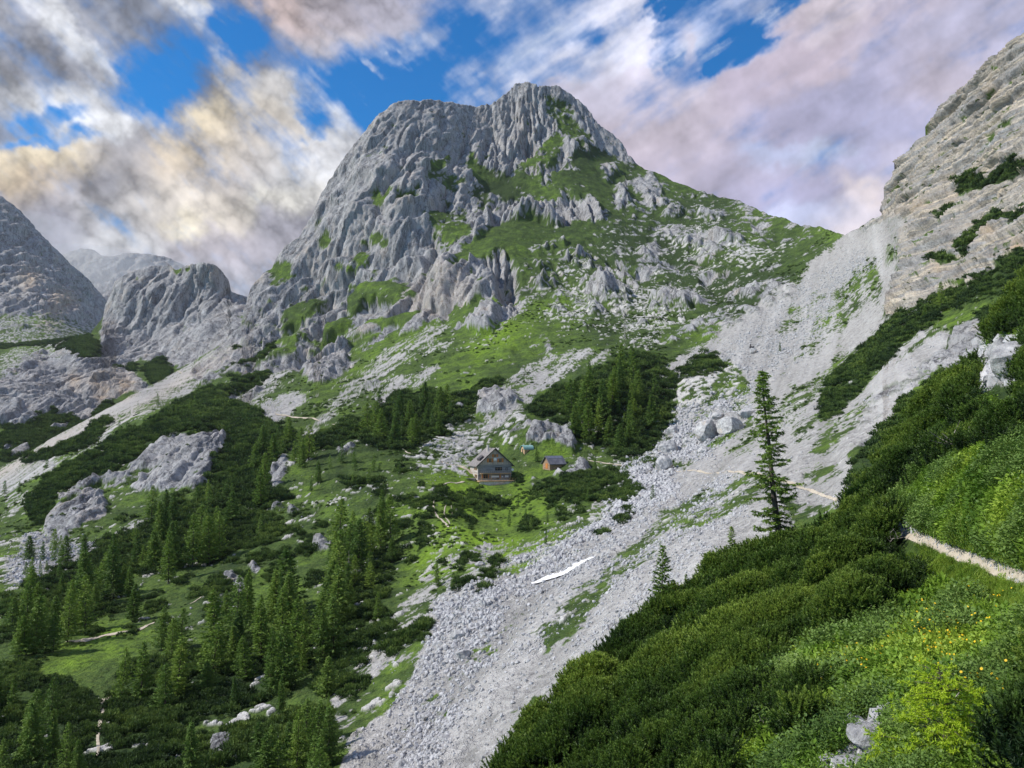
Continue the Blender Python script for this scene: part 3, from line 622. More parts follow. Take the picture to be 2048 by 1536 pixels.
# ================================================================== SKY AND LIGHT
SUN_EL, SUN_AZ = math.radians(42), math.radians(-97)        # azimuth measured from north (+y) towards east (+x)
sd = bpy.data.lights.new('sun', 'SUN'); sd.energy = SUNE if 'SUNE' in globals() else 4.9; sd.angle = math.radians(3); sd.color = (1, .93, .84)
so = bpy.data.objects.new('sun', sd); C.objects.link(so)
sv = (math.cos(SUN_EL) * math.sin(SUN_AZ), math.cos(SUN_EL) * math.cos(SUN_AZ), math.sin(SUN_EL))
from mathutils import Vector
so.rotation_euler = Vector(sv).to_track_quat('Z', 'Y').to_euler()

w = NT('World', True)
tc = w.t.nodes.new('ShaderNodeTexCoord').outputs['Generated']
sep = w.t.nodes.new('ShaderNodeSeparateXYZ'); w.set(sep.inputs[0], w.vm('NORMALIZE', tc))
az = w.math('ARCTAN2', sep.outputs[0], sep.outputs[1]); el = w.math('ARCSINE', sep.outputs[2])
cmb = w.t.nodes.new('ShaderNodeCombineXYZ'); w.set(cmb.inputs[0], az); w.set(cmb.inputs[1], el)
c0 = cmb.outputs[0]
# u, v, radius u, radius v, angle(deg, up to the right), cover, colour
WH, CR, GR, DG, PK, MV, LB = (.86,.88,.92), (.88,.74,.50), (.40,.42,.50), (.22,.25,.33), (.66,.55,.54), (.40,.39,.50), (.50,.60,.78)
blobs = [(120,110,230,110,-25,.95,GR),(60,140,120,50,0,.95,(.27,.28,.33)),(130,60,90,22,-48,.9,WH),(190,110,60,16,-50,.85,WH),(290,200,90,22,-45,.7,LB),(300,60,120,60,-30,.8,DG),(390,25,50,24,0,.9,WH),(430,110,26,50,20,.85,WH),(330,140,60,50,0,.18,DG),(290,170,60,40,-30,.1,GR),(400,150,50,60,0,.8,DG),
 (110,195,130,34,0,.95,WH),(210,260,90,26,10,.95,WH),(90,235,60,20,0,.3,LB),(110,280,90,12,0,.3,LB),(10,240,40,60,0,.95,DG),(60,320,110,30,0,1.,(.96,.82,.58)),(60,370,80,40,0,1.,(.78,.62,.42)),(250,330,110,60,20,1.,(.42,.40,.42)),(210,370,60,40,0,1.,(.30,.31,.38)),
 (300,275,60,34,35,.95,(.34,.34,.38)),(420,240,60,70,0,1.,(.98,.84,.58)),(400,290,80,50,20,1.,(.86,.70,.48)),(520,190,90,60,0,1.,(.70,.64,.56)),(560,160,60,30,0,1.,(.60,.60,.62)),(500,290,90,60,0,.95,(.62,.56,.50)),(640,190,70,40,0,.55,WH),(665,240,26,60,0,.75,WH),(610,240,24,26,0,.12,LB),(600,330,90,60,0,.85,WH),
 (480,330,100,50,0,.95,(.58,.54,.54)),(570,390,60,30,10,1.,(1.,.96,.86)),(360,420,130,60,0,1.,(.80,.72,.62)),(370,455,40,26,0,1.,(1.,.9,.66)),(250,440,120,60,0,1.,(.70,.70,.74)),(240,490,80,26,0,1.,(.88,.90,.94)),(100,470,140,60,-20,1.,(.36,.36,.45)),(110,410,80,40,0,1.,(.5,.47,.5)),(430,500,160,40,0,1.,(.52,.48,.54)),(560,480,80,50,20,1.,(.50,.49,.58)),(330,580,200,60,0,1.,(.50,.50,.58)),
 (480,60,60,60,0,.1,DG),(560,20,90,30,-20,1.,(.66,.50,.46)),(680,50,190,60,-8,1.,(.50,.45,.50)),(800,30,120,50,0,1.,(.46,.45,.55)),(640,110,130,40,-10,.7,(.30,.34,.48)),(560,110,80,40,0,.75,DG),(700,90,60,24,-30,.95,(.60,.54,.54)),
 (780,160,120,60,0,.03,LB),(700,180,70,50,0,.1,LB),(860,75,40,20,0,.5,WH),(960,80,80,26,35,.62,WH),(1000,40,40,60,60,.6,WH),(1040,110,90,26,-20,.55,LB),(900,160,60,30,0,.1,LB),(960,140,20,60,0,.45,WH),(900,90,80,60,0,.2,LB),
 (1130,60,90,60,-30,.55,LB),(1200,30,60,26,0,.75,WH),(1260,70,30,70,-25,.95,WH),(1180,110,70,22,10,.9,WH),(1330,60,30,40,0,.1,LB),(1100,150,60,22,0,.6,WH),(1360,70,26,60,30,.9,(.66,.62,.64)),(1330,170,70,90,20,.95,(.66,.62,.66)),(1440,60,90,26,40,.45,LB),(1500,70,60,22,40,.05,LB),(1480,100,50,22,20,.05,LB),(1420,10,60,16,0,.5,LB),
 (1230,200,90,60,0,.95,(.58,.55,.62)),(1330,250,130,90,30,1.,(.62,.52,.52)),(1500,170,140,60,35,1.,(.44,.38,.44)),(1640,90,130,40,32,1.,(.58,.48,.50)),(1680,30,90,26,25,1.,(.80,.70,.68)),(1820,20,140,40,20,1.,(.56,.50,.56)),(1960,60,130,60,20,1.,(.46,.46,.58)),(1880,130,120,50,30,1.,(.62,.54,.58)),(1700,200,170,50,30,1.,(.44,.44,.60)),(1580,260,130,50,25,1.,(.40,.38,.50)),
 (1420,330,180,60,0,1.,(.50,.45,.52)),(1400,280,100,60,30,1.,(.55,.48,.52)),(1640,300,60,22,15,1.,(.60,.70,.86)),(1540,310,50,20,0,1.,(.50,.60,.80)),(1760,260,80,40,30,1.,(.50,.50,.68)),(1560,380,140,40,-10,1.,(.40,.39,.54)),(1650,430,80,26,0,1.,(.55,.62,.80)),(1730,400,60,44,30,1.,(.88,.76,.66)),(1700,430,60,30,20,1.,(.92,.82,.76)),(1780,330,40,40,0,1.,(.58,.55,.66))]
A0, A1, E0, E1, SW, SH = -1.0, 1.0, -.15, .85, 1500, 750
AZ, EL = np.meshgrid(np.linspace(A0, A1, SW), np.linspace(E0, E1, SH))
dx_, dy_, dz_ = np.cos(EL) * np.sin(AZ), np.cos(EL) * np.cos(AZ), np.sin(EL)
UU, VV = project(np.stack([dx_, dy_, dz_], -1)); UU = np.clip(UU, -900, 2900).astype(f32); VV = np.clip(VV, -900, 1200).astype(f32)
nz = lambda s, o=6, g=.6, k=0.: fbm(UU / s, VV / s, UU * 0 + k, o, g)
lf = 1 - sstep(500, 1300, UU)
ca, sa = np.cos(.75), np.sin(.75)
def streak(su, sv2, k, o=6, g=.6):                     # wind-drawn wisps: down to the right over the west, up to the right over the east
    l = fbm((UU * ca + VV * sa) / su, (-UU * sa + VV * ca) / sv2, UU * 0 + k, o, g)
    r = fbm((UU * ca * 1.1 - VV * sa * .8) / su, (UU * sa * .8 + VV * ca * 1.1) / sv2, UU * 0 + k + 5, o, g)
    return l * lf + r * (1 - lf)
wu = nz(200, 7, .62, 1.) * 100 + streak(150, 60, 2., 6) * 50; wv = nz(200, 7, .62, 9.) * 75 + streak(150, 60, 7., 6) * 40
Uw, Vw = UU + wu, VV + wv
num = np.zeros(UU.shape + (3,), f32); ws_ = np.zeros_like(UU); cs_ = np.zeros_like(UU)
for (u, v, ru, rv, an, cv_, rgb) in blobs:
    t = math.radians(an); dx_, dy_ = Uw - u, Vw - v
    p_ = (dx_ * math.cos(t) - dy_ * math.sin(t)) / ru; q_ = (dx_ * math.sin(t) + dy_ * math.cos(t)) / rv
    g_ = np.exp(-np.clip(1.35 * (p_ * p_ + q_ * q_), 0, 30)) * (3. if cv_ <= .2 else 1.) * (130 * 60 / (ru * rv)) ** .35
    num += g_[..., None] * np.array(rgb, f32); ws_ += g_; cs_ += g_ * cv_
eps = .02
colr = (num + eps * np.array((.60, .55, .52), f32)) / (ws_ + eps)[..., None]; covr = (cs_ + eps * .6) / (ws_ + eps)
bil = np.abs(nz(90, 6, .58, 4.)) ** .6
lum = 1 + (bil - .42) * .75 * lf + streak(300, 95, 11., 7, .56) * (.62 + .38 * lf) + nz(50, 6, .6, 14.) * .3 + nz(200, 4, .6, 24.) * .4
cir = sstep(-.06, .34, streak(380, 52, 33., 8, .62) + nz(300, 3, .5, 37.) * .35) * sstep(500, 760, UU) * (1 - sstep(1450, 1750, UU)) * (1 - sstep(260, 420, VV))
thin = cir * (1 - sstep(.45, .7, covr))
colr = colr * np.clip(lum, .45, 1.9)[..., None]
gl = colr.mean(-1, keepdims=True); colr = colr + (gl * np.array((1.0, .99, 1.06), f32) - colr) * (.12 * (1 - lf) + .10)[..., None]; colr = colr * (1 + (1 - lf)[..., None] * np.array((-.05, -.05, .07), f32)); colr = colr * (1 - thin[..., None]) + np.array((.74, .79, .90), f32) * thin[..., None]
blu = 1 - sstep(.2, .6, covr); covr = np.maximum(covr, .62 * cir) + streak(280, 70, 17., 8, .6) * (.8 + .5 * blu) + nz(80, 7, .6, 19.) * (.35 + .2 * blu) + blu * .16
img = bpy.data.images.new('cloud_field', SW, SH, alpha=True, float_buffer=True, is_data=True)
img.alpha_mode = 'CHANNEL_PACKED'
img.pixels.foreach_set(np.concatenate([colr, np.clip(covr, 0, 2)[..., None]], -1).astype(f32).ravel()); img.update(); img.pack()
tx = w.t.nodes.new('ShaderNodeTexImage'); tx.image = img; tx.extension = 'EXTEND'; tx.interpolation = 'Cubic'
w.set(tx.inputs[0], w.vm('MULTIPLY', w.vm('SUBTRACT', c0, (A0, E0, 0)), (1 / (A1 - A0), 1 / (E1 - E0), 0)))
fac = w.rng(tx.outputs['Alpha'], .24, 1.0, 0, 1, True)
col = tx.outputs['Color']
ns = w.t.nodes.new('ShaderNodeTexSky'); ns.sky_type = 'NISHITA'; ns.sun_disc = False; ns.sun_elevation = SUN_EL; ns.sun_rotation = SUN_AZ; ns.altitude = 1900
blue = w.vm('SCALE', ns.outputs[0], None, .09)
hs = w.t.nodes.new('ShaderNodeHueSaturation'); hs.inputs['Saturation'].default_value = 1.25; hs.inputs['Value'].default_value = 1.; w.set(hs.inputs['Color'], blue)
blue = w.vm('MULTIPLY', hs.outputs[0], (.05, 1.28, 1.8))
cl = w.vm('SCALE', col, None, 1.)
fin = w.mix(fac, blue, cl)
bg = w.t.nodes.new('ShaderNodeBackground'); w.set(bg.inputs[0], fin); bg.inputs[1].default_value = 1.
wo = w.t.nodes.new('ShaderNodeOutputWorld'); w.t.links.new(bg.outputs[0], wo.inputs[0])
sc = bpy.context.scene
sc.world.cycles.sampling_method = 'NONE'
sc.view_settings.view_transform = 'Standard'; sc.view_settings.look = 'None'; sc.view_settings.exposure = .12; sc.view_settings.gamma = 1
sc.render.film_transparent = False
sc.cycles.max_bounces = 4; sc.cycles.diffuse_bounces = 2; sc.cycles.transparent_max_bounces = 8; sc.cycles.glossy_bounces = 1; sc.cycles.transmission_bounces = 2; sc.cycles.volume_bounces = 0
sc.cycles.use_denoising = True; sc.cycles.denoiser = 'OPENIMAGEDENOISE'; sc.cycles.denoising_input_passes = 'RGB_ALBEDO_NORMAL'; sc.cycles.denoising_prefilter = 'ACCURATE'
print('sky', round(time.time() - T0, 1))
# ================================================================== PLANT MATERIALS AND TEMPLATES
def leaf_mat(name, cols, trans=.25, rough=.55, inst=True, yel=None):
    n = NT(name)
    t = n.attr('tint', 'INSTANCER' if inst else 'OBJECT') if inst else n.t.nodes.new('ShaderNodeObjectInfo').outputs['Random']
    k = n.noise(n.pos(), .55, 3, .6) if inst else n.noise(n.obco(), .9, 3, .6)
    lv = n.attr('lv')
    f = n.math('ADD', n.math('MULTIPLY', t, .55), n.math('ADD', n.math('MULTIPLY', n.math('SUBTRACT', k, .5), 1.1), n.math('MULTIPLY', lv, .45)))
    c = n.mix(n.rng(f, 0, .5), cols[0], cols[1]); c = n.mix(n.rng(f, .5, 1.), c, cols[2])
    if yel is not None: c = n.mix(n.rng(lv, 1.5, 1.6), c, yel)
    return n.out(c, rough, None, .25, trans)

def bark_mat(name, c1, c2): 
    n = NT(name); k = n.noise(n.vm('MULTIPLY', n.obco(), (6, 6, 1.5)), 3, 5, .6)
    return n.out(n.mix(n.rng(k, .35, .65), c1, c2), .9, n.bump(k, .6, .02), .1)

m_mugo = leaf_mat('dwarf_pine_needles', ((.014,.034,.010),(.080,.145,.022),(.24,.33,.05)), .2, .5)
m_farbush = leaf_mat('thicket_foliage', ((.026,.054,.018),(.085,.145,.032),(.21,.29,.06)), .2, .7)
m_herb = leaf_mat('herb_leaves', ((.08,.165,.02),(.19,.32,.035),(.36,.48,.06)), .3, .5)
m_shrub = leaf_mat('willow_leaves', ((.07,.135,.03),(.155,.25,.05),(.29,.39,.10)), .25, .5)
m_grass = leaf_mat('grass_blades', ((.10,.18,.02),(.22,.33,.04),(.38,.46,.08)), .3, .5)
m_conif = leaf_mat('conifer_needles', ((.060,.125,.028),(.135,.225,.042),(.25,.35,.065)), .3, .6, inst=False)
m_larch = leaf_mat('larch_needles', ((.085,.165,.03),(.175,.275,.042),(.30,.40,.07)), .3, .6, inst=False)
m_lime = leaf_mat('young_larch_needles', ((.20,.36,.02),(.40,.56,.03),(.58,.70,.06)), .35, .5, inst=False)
m_bark = bark_mat('bark', (.05,.042,.036), (.12,.10,.085))
m_dead = bark_mat('dead_wood', (.16,.14,.125), (.36,.33,.30))
m_flower = M('yellow_petals', (.85,.55,.02), .5, .15, 8)
m_stone = (lambda n: n.out(n.mix(n.rng(n.noise(n.pos(), 1.1, 7, .7), .36, .62), n.mix(n.attr('tint', 'INSTANCER'), (.20,.205,.215), (.36,.36,.375)), (.52,.52,.535)), .9, n.bump(n.noise(n.pos(), 5, 6, .7), .5, .06), .1))(NT('loose_limestone'))
m_bould = (lambda n: n.out(n.mix(n.rng(n.noise(n.obco(), .3, 4, .6), .55, .65, 0, .6), n.mix(n.rng(n.noise(n.obco(), 1.1, 8, .7), .38, .6), (.27,.27,.28), (.56,.56,.56)), (.50,.40,.30)), .9, n.bump(n.noise(n.obco(), 3, 8, .7), .7, .25), .1))(NT('boulder_limestone'))

class Buf:
    def __init__(s): s.v = []; s.f = []; s.l = []; s.n = 0
    def tri(s, P, lv=0.):
        """P (n,3,3) triangles"""
        P = np.asarray(P, float); k = len(P)
        s.v.append(P.reshape(-1, 3)); s.f.append(np.arange(3 * k).reshape(-1, 3) + s.n); s.l.append(np.repeat(np.broadcast_to(lv, (k,)), 3)); s.n += 3 * k
    def tube(s, pts, rad, n=5, lv=0.):
        pts = np.asarray(pts, float); rad = np.broadcast_to(rad, (len(pts),)); rings = []
        for k in range(len(pts)):
            d = pts[min(k + 1, len(pts) - 1)] - pts[max(k - 1, 0)]; d /= np.linalg.norm(d) + 1e-9
            a = np.cross(d, [.3, .2, 1] if abs(d[2]) < .9 else [1, 0, 0]); a /= np.linalg.norm(a); b = np.cross(d, a)
            th = np.arange(n) * 2 * math.pi / n
            rings.append(pts[k] + rad[k] * (np.cos(th)[:, None] * a + np.sin(th)[:, None] * b))
        P = []
        for k in range(len(pts) - 1):
            for i in range(n):
                j = (i + 1) % n
                P.append([rings[k][i], rings[k][j], rings[k + 1][j]]); P.append([rings[k][i], rings[k + 1][j], rings[k + 1][i]])
        s.tri(P, lv)
    def mesh(s, name, mat, smooth=False):
        me = np_mesh(name, np.concatenate(s.v), np.concatenate(s.f), dict(lv=np.concatenate(s.l)), smooth)
        me.materials.append(mat); return me

def unit(v): return v / (np.linalg.norm(v, axis=-1, keepdims=True) + 1e-9)

def leaves(B, c, d, ln, wd, lv, r):
    """leaf triangles at c pointing along d"""
    n = len(c); d = unit(d); a = unit(np.cross(d, r.normal(size=(n, 3))))
    ln = np.broadcast_to(ln, (n,))[:, None]; wd = np.broadcast_to(wd, (n,))[:, None]
    B.tri(np.stack([c - a * wd, c + a * wd, c + d * ln], 1), lv)

def mugo_clump(seed):
    r = np.random.default_rng(seed); B = Buf()
    for k in range(10):
        th = r.uniform(0, 6.28); rr = r.uniform(.02, .3); b = np.array([rr * math.cos(th), rr * math.sin(th), 0.])
        h = r.uniform(.22, .42); lean = np.array([math.cos(th) * .55, math.sin(th) * .55, 1.]) + r.normal(size=3) * .2; lean /= np.linalg.norm(lean)
        n = 60; t = r.uniform(.12, 1, n) ** .8; bend = (t ** 2)[:, None] * np.array([0, 0, .1])
        c = b + lean * (t * h)[:, None] + bend
        d = unit(r.normal(size=(n, 3)) * [1, 1, .6]) + lean * (.35 + 1.2 * t[:, None] ** 3)
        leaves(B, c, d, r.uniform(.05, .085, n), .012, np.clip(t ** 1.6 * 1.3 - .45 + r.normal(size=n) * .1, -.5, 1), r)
    return B.mesh('pine_tuft', m_mugo)

def herb_clump(seed, mat, ls=.06, n=120, hgt=.35, wd=.4):
    r = np.random.default_rng(seed); B = Buf()
    th = r.uniform(0, 6.28, n); rr = np.sqrt(r.uniform(0, 1, n)) * wd * .5; hh = hgt * (1 - (rr / (wd * .5)) ** 2 * .5) * r.uniform(.25, 1, n)
    c = np.stack([rr * np.cos(th), rr * np.sin(th), hh], 1)
    d = np.stack([np.cos(th), np.sin(th), r.uniform(-.1, .9, n)], 1) + r.normal(size=(n, 3)) * .5
    d = unit(d); a = unit(np.cross(d, [0, 0, 1]) + r.normal(size=(n, 3)) * .3); L_ = r.uniform(.6, 1.2, n)[:, None] * ls; m = c + d * L_ * .5
    lv = hh / hgt * .7 - .2
    B.tri(np.stack([c, m + a * L_ * .3, c + d * L_], 1), lv); B.tri(np.stack([c, c + d * L_, m - a * L_ * .3], 1), lv)
    return B.mesh('leafy_tuft', mat)

def grass_clump(seed):
    r = np.random.default_rng(seed); B = Buf(); n = 46
    c = r.normal(size=(n, 3)) * [.11, .11, 0]; d = np.stack([r.normal(size=n) * .38, r.normal(size=n) * .38, np.ones(n)], 1)
    leaves(B, c, d, r.uniform(.12, .32, n), .008, r.uniform(-.2, .7, n), r)
    return B.mesh('grass_tuft', m_grass)

def flower_clump(seed):
    r = np.random.default_rng(seed); B = Buf()
    for k in range(3):
        p = r.normal(size=3) * [.2, .2, 0]; h = r.uniform(.3, .5); 
        q = p + np.array([r.normal() * .05, r.normal() * .05, h]); nrm = unit(np.array([r.normal() * .4, -.5, .8]))
        a = unit(np.cross(nrm, [1, 0, 0])); b = np.cross(nrm, a)
        th = np.arange(8) * .785
        for t in th: B.tri([[q, q + .016 * (math.cos(t - .3) * a + math.sin(t - .3) * b), q + .016 * (math.cos(t + .3) * a + math.sin(t + .3) * b)]])
    return B.mesh('flower_tuft', m_flower)

def bush_clump(seed, spikes=16, n=210):
    """a rounded thicket about 2 m wide, ragged with upright shoots"""
    r = np.random.default_rng(seed); B = Buf()
    th = r.uniform(0, 6.28, n); u = r.uniform(0, 1, n); el = np.arcsin(u)
    lump = 1 + .22 * np.sin(th * 3 + seed) * np.cos(el * 3) + .16 * np.sin(th * 7 + 2 * seed)
    rad = r.uniform(.62, 1.05, n) * lump
    c = np.stack([np.cos(th) * np.cos(el) * rad, np.sin(th) * np.cos(el) * rad, np.sin(el) * rad * .62 - .1], 1)
    d = unit(c * [1, 1, 1.1] + r.normal(size=(n, 3)) * .5) + [0, 0, .8]
    leaves(B, c, d, r.uniform(.2, .42, n), r.uniform(.06, .12, n), np.clip(c[:, 2] * 1.7 - .45, -.5, 1), r)  # paler with height: lit tops painted into the leaf tone, along with new growth
    for k in range(spikes):
        t = r.uniform(0, 6.28); rr = r.uniform(0, .85); b = np.array([rr * math.cos(t), rr * math.sin(t), .45 * math.sqrt(1 - rr * rr) - .05])
        m = 7; hh = r.uniform(0, 1, m); cc = b + np.array([0, 0, 1]) * (hh * .42)[:, None]
        leaves(B, cc, unit(r.normal(size=(m, 3))) * .6 + [0, 0, 1], .2, .05, .75, r)
    return B.mesh('thicket_clump', m_farbush)

def stone_mesh(seed, sub=1):
    import bmesh
    bm = bmesh.new(); bmesh.ops.create_icosphere(bm, subdivisions=sub, radius=1)
    r = np.random.default_rng(seed); pl = [(unit(r.normal(size=3)), r.uniform(.55, .85)) for _ in range(9)]
    for v in bm.verts:
        c = np.array(v.co)
        for nrm, dd in pl:
            e = c @ nrm - dd
            if e > 0: c = c - nrm * e
        v.co = c * [1, r.uniform(.75, .8), .68]
    me = bpy.data.meshes.new('stone'); bm.to_mesh(me); bm.free(); me.materials.append(m_stone); return me

def scatter(name, templates, P, scl, rot, tint, idx=None, **kw):
    """one countless growth or rubble: points carrying an instanced tuft each"""
    n = len(P)
    if n == 0: return
    col = bpy.data.collections.new(name + '_templates')
    for i, me in enumerate(templates):
        o = bpy.data.objects.new('%s_template_%02d' % (name, i), me); col.objects.link(o)
    me = bpy.data.meshes.new(name); me.vertices.add(n); me.vertices.foreach_set('co', np.asarray(P, f32).ravel())
    for k, a in (('scl', scl), ('tint', tint)):
        at = me.attributes.new(k, 'FLOAT', 'POINT'); at.data.foreach_set('value', np.asarray(a, f32).ravel())
    at = me.attributes.new('rot', 'FLOAT_VECTOR', 'POINT'); at.data.foreach_set('vector', np.asarray(rot, f32).ravel())
    at = me.attributes.new('pick', 'INT', 'POINT'); at.data.foreach_set('value', (rng.integers(0, len(templates), n) if idx is None else idx).astype(np.int32))
    g = bpy.data.node_groups.new(name, 'GeometryNodeTree')
    g.interface.new_socket('Geometry', in_out='INPUT', socket_type='NodeSocketGeometry'); g.interface.new_socket('Geometry', in_out='OUTPUT', socket_type='NodeSocketGeometry')
    N = g.nodes.new; gi = N('NodeGroupInput'); go = N('NodeGroupOutput'); ip = N('GeometryNodeInstanceOnPoints'); ci = N('GeometryNodeCollectionInfo')
    ci.inputs['Collection'].default_value = col; ci.inputs['Separate Children'].default_value = True; ci.inputs['Reset Children'].default_value = True
    def na(nm, t):
        a = N('GeometryNodeInputNamedAttribute'); a.data_type = t; a.inputs['Name'].default_value = nm; return a.outputs['Attribute']
    ln = g.links.new
    ln(gi.outputs[0], ip.inputs['Points']); ln(ci.outputs[0], ip.inputs['Instance']); ip.inputs['Pick Instance'].default_value = True
    ln(na('pick', 'INT'), ip.inputs['Instance Index']); ln(na('rot', 'FLOAT_VECTOR'), ip.inputs['Rotation']); ln(na('scl', 'FLOAT'), ip.inputs['Scale'])
    ln(ip.outputs[0], go.inputs[0])
    o = obj(name, me, None, kind='stuff', **kw)
    md = o.modifiers.new('growth', 'NODES'); md.node_group = g
    return o

def sample_layer(Ly, dens, n, zone=None):
    """n random surface points with probability area x density; returns P, N, U, V"""
    P = Ly.P; a = np.linalg.norm(np.cross(P[1:, :-1] - P[:-1, :-1], P[:-1, 1:] - P[:-1, :-1]), axis=2)
    wgt = (a * dens[:-1, :-1]).ravel(); tot = wgt.sum()
    k = np.searchsorted(np.cumsum(wgt) / tot, rng.uniform(size=n)); j, i = np.divmod(k, Ly.nc - 1)
    fx = rng.uniform(size=(n, 1)); fy = rng.uniform(size=(n, 1))
    def s(A): return (A[j, i] * (1 - fx) + A[j, i + 1] * fx) * (1 - fy) + (A[j + 1, i] * (1 - fx) + A[j + 1, i + 1] * fx) * fy
    return s(P), s(Ly.N), Ly.U[j, i], Ly.V[j, i], tot

def yaw(n, tilt=.15):
    r = rng.normal(size=(n, 3)) * tilt; r[:, 2] = rng.uniform(0, 6.28, n); return r

# ================================================================== NEAR SLOPE GROWTH
ZM = np.zeros_like(R)         # dwarf pine
for pl in [[(960,1800),(1000,1536),(1060,1440),(1180,1335),(1300,1225),(1400,1150),(1450,1100),(1575,1085),(1640,1030),(1700,1020),(1760,1045),(1800,1085),(1830,1110),(1850,1180),(1820,1240),(1700,1300),(1600,1340),(1520,1400),(1500,1480),(1460,1560),(1400,1800)],
           [(1700,1010),(1712,940),(1780,850),(1850,780),(1900,720),(1950,630),(2048,500),(2260,300),(2260,900),(2048,880),(2000,930),(1900,930),(1830,960),(1780,1010),(1730,1030)], [(1540,1490),(1560,1440),(1620,1440),(1640,1500),(1580,1520)], [(2010,1800),(2030,1480),(2048,1440),(2260,1440),(2260,1800)]]: poly(ZM, pl, 1., .7)
for (u, v, a, b) in [(1840,960,60,14),(1760,1000,30,14),(1960,850,60,16),(1990,730,40,20),(1950,690,20,24),(2040,720,30,50),(1900,880,44,20),(2010,840,40,22),(1860,840,22,18),(2000,940,60,20),(1960,770,30,16),(2020,640,30,16),(1760,920,20,18),(1600,1150,30,12),(1720,1120,34,12)]: ell(ZM, u, v, a, b, -20, 0., .8)
NCL = np.zeros_like(R); line(NCL, [(a, b + 52) for (a, b), c in zip(trail, tw)], [c * .8 + 92 for c in tw], 1., .15); poly(NCL, [(1740,1050),(1800,1040),(1850,1090),(1840,1150),(1780,1130)], 1., .2)
NRC = np.maximum(NR, np.roll(NR, 12, axis=0)); NRC = np.maximum(NRC, np.roll(NR, 22, axis=0)); ZM[NRC > .35] = 0; ZM[NPATH > .1] = 0; ZM[NCL > .5] = 0; ZMs = blur(ZM, 10)
ZH = np.clip(1 - ZM, 0, 1) * (NPATH < .25) * (NRC < .5); ZG = np.clip(1 - ZM, 0, 1) * (NPATH < .3) * (NRC < .5)
vis = ((near.U > 925) & (near.V > 300)).astype(float)
zm = smap(ZMs, near.U, near.V); zh = smap(blur(ZH.astype(float), 9), near.U, near.V) ; npth = smap(NPATH, near.U, near.V)
cap = np.clip(near.D / 14, .25, 1)           # keep the closest metres from eating the budget
x, y, z = [near.P[..., k] for k in range(3)]
patch = fbm(x / 2.2, y / 2.2, z / 2.2, 3)
holes = sstep(-.22, -.1, fbm(x / 1.7, y / 1.7, z / 1.7, 3, .5, 60.))

cs = [mugo_clump(k) for k in range(6)]
mnd = lambda q0, q1, q2: np.abs(perlin(q0 / 2.7, q1 / 2.7, q2 / 2.7)) ** .6 * .95 + np.abs(perlin(q0 / 1. + 9, q1 / 1., q2 / 1.)) ** .6 * .4
P, Nn, U_, V_, tot = sample_layer(near, vis * zm * holes * (.08 + mnd(x, y, z) ** 1.6) , 36000)
print('pine area', tot)
sc_ = (.62 + .42 * rng.uniform(size=len(P))) * (1 + .35 * fbm(P[:, 0] / 3, P[:, 1] / 3, P[:, 2] / 3, 2)) * np.clip(P[:, 1] / 22, .75, 1.7)
mo = mnd(P[:, 0], P[:, 1], P[:, 2])
tn = -.05 + .55 * sstep(.3, .9, mo) + 1.5 * fbm(P[:, 0] / 5, P[:, 1] / 5, P[:, 2] / 5, 3) + .25 * rng.uniform(size=len(P))
lift = mo * 1.4
rt = yaw(len(P), .35); P2 = P + Nn * 0; P2[:, 2] += lift - .2
scatter('dwarf_pine_thicket', cs, P2, sc_, rt, tn, label='dense dark green dwarf pine covering the near slope beside the trail', cat='dwarf pine')
P, Nn, U_, V_, tot = sample_layer(near, vis * zh * np.clip(near.D / 30, .12, 1) * (npth < .15) * (.35 + .9 * sstep(-.1, .25, patch)), 24000)
print('herb area', tot)
hs_ = [herb_clump(20 + k, m_herb, .05 + .015 * (k % 3), 150, .34, .42) for k in range(4)]
scatter('leafy_undergrowth', hs_, P, (.75 + .8 * rng.uniform(size=len(P)) ** 1.5) * np.clip(P[:, 1] / 14, .5, 1.25) * np.where(smap(NCL, U_, V_) > .3, .32, 1), yaw(len(P), .25), .3 + fbm(P[:, 0] / 2.5, P[:, 1] / 2.5, P[:, 2] / 2.5, 3) * 2.2 + .3 * rng.uniform(size=len(P)), label='bright green leafy undergrowth along the trail', cat='undergrowth')
P, Nn, U_, V_, tot = sample_layer(near, vis * zh * cap * (smap(NCL, near.U, near.V) < .2) * sstep(.08, .2, fbm(x / 1.3, y / 1.3, z / 1.3, 3, .5, 70.)), 3200)
sh_ = [herb_clump(40 + k, m_shrub, .05, 220, .5, .6) for k in range(4)]
scatter('willow_shrubbery', sh_, P, (.7 + .6 * rng.uniform(size=len(P))) * np.clip(P[:, 1] / 12, .6, 1.5), yaw(len(P), .2), .3 + fbm(P[:, 0] / 2, P[:, 1] / 2, P[:, 2] / 2, 3) + .3 * rng.uniform(size=len(P)), label='grey green low willow shrubs below the trail', cat='shrubs')
zg = smap(blur(ZG.astype(float), 2), near.U, near.V)
P, Nn, U_, V_, tot = sample_layer(near, vis * zg * np.clip(near.D / 20, .2, 1) * (npth < .15), 22000)
scatter('slope_grass', [grass_clump(60 + k) for k in range(4)], P, (.7 + .6 * rng.uniform(size=len(P))) * np.clip(P[:, 1] / 14, .6, 1.2) * np.where(smap(NCL, U_, V_) > .3, .45, 1), yaw(len(P), .2), .3 + fbm(P[:, 0] / 3, P[:, 1] / 3, P[:, 2] / 3, 3) + .3 * rng.uniform(size=len(P)), label='long bright grass between the herbs beside the trail', cat='grass')
FM = np.zeros_like(R)
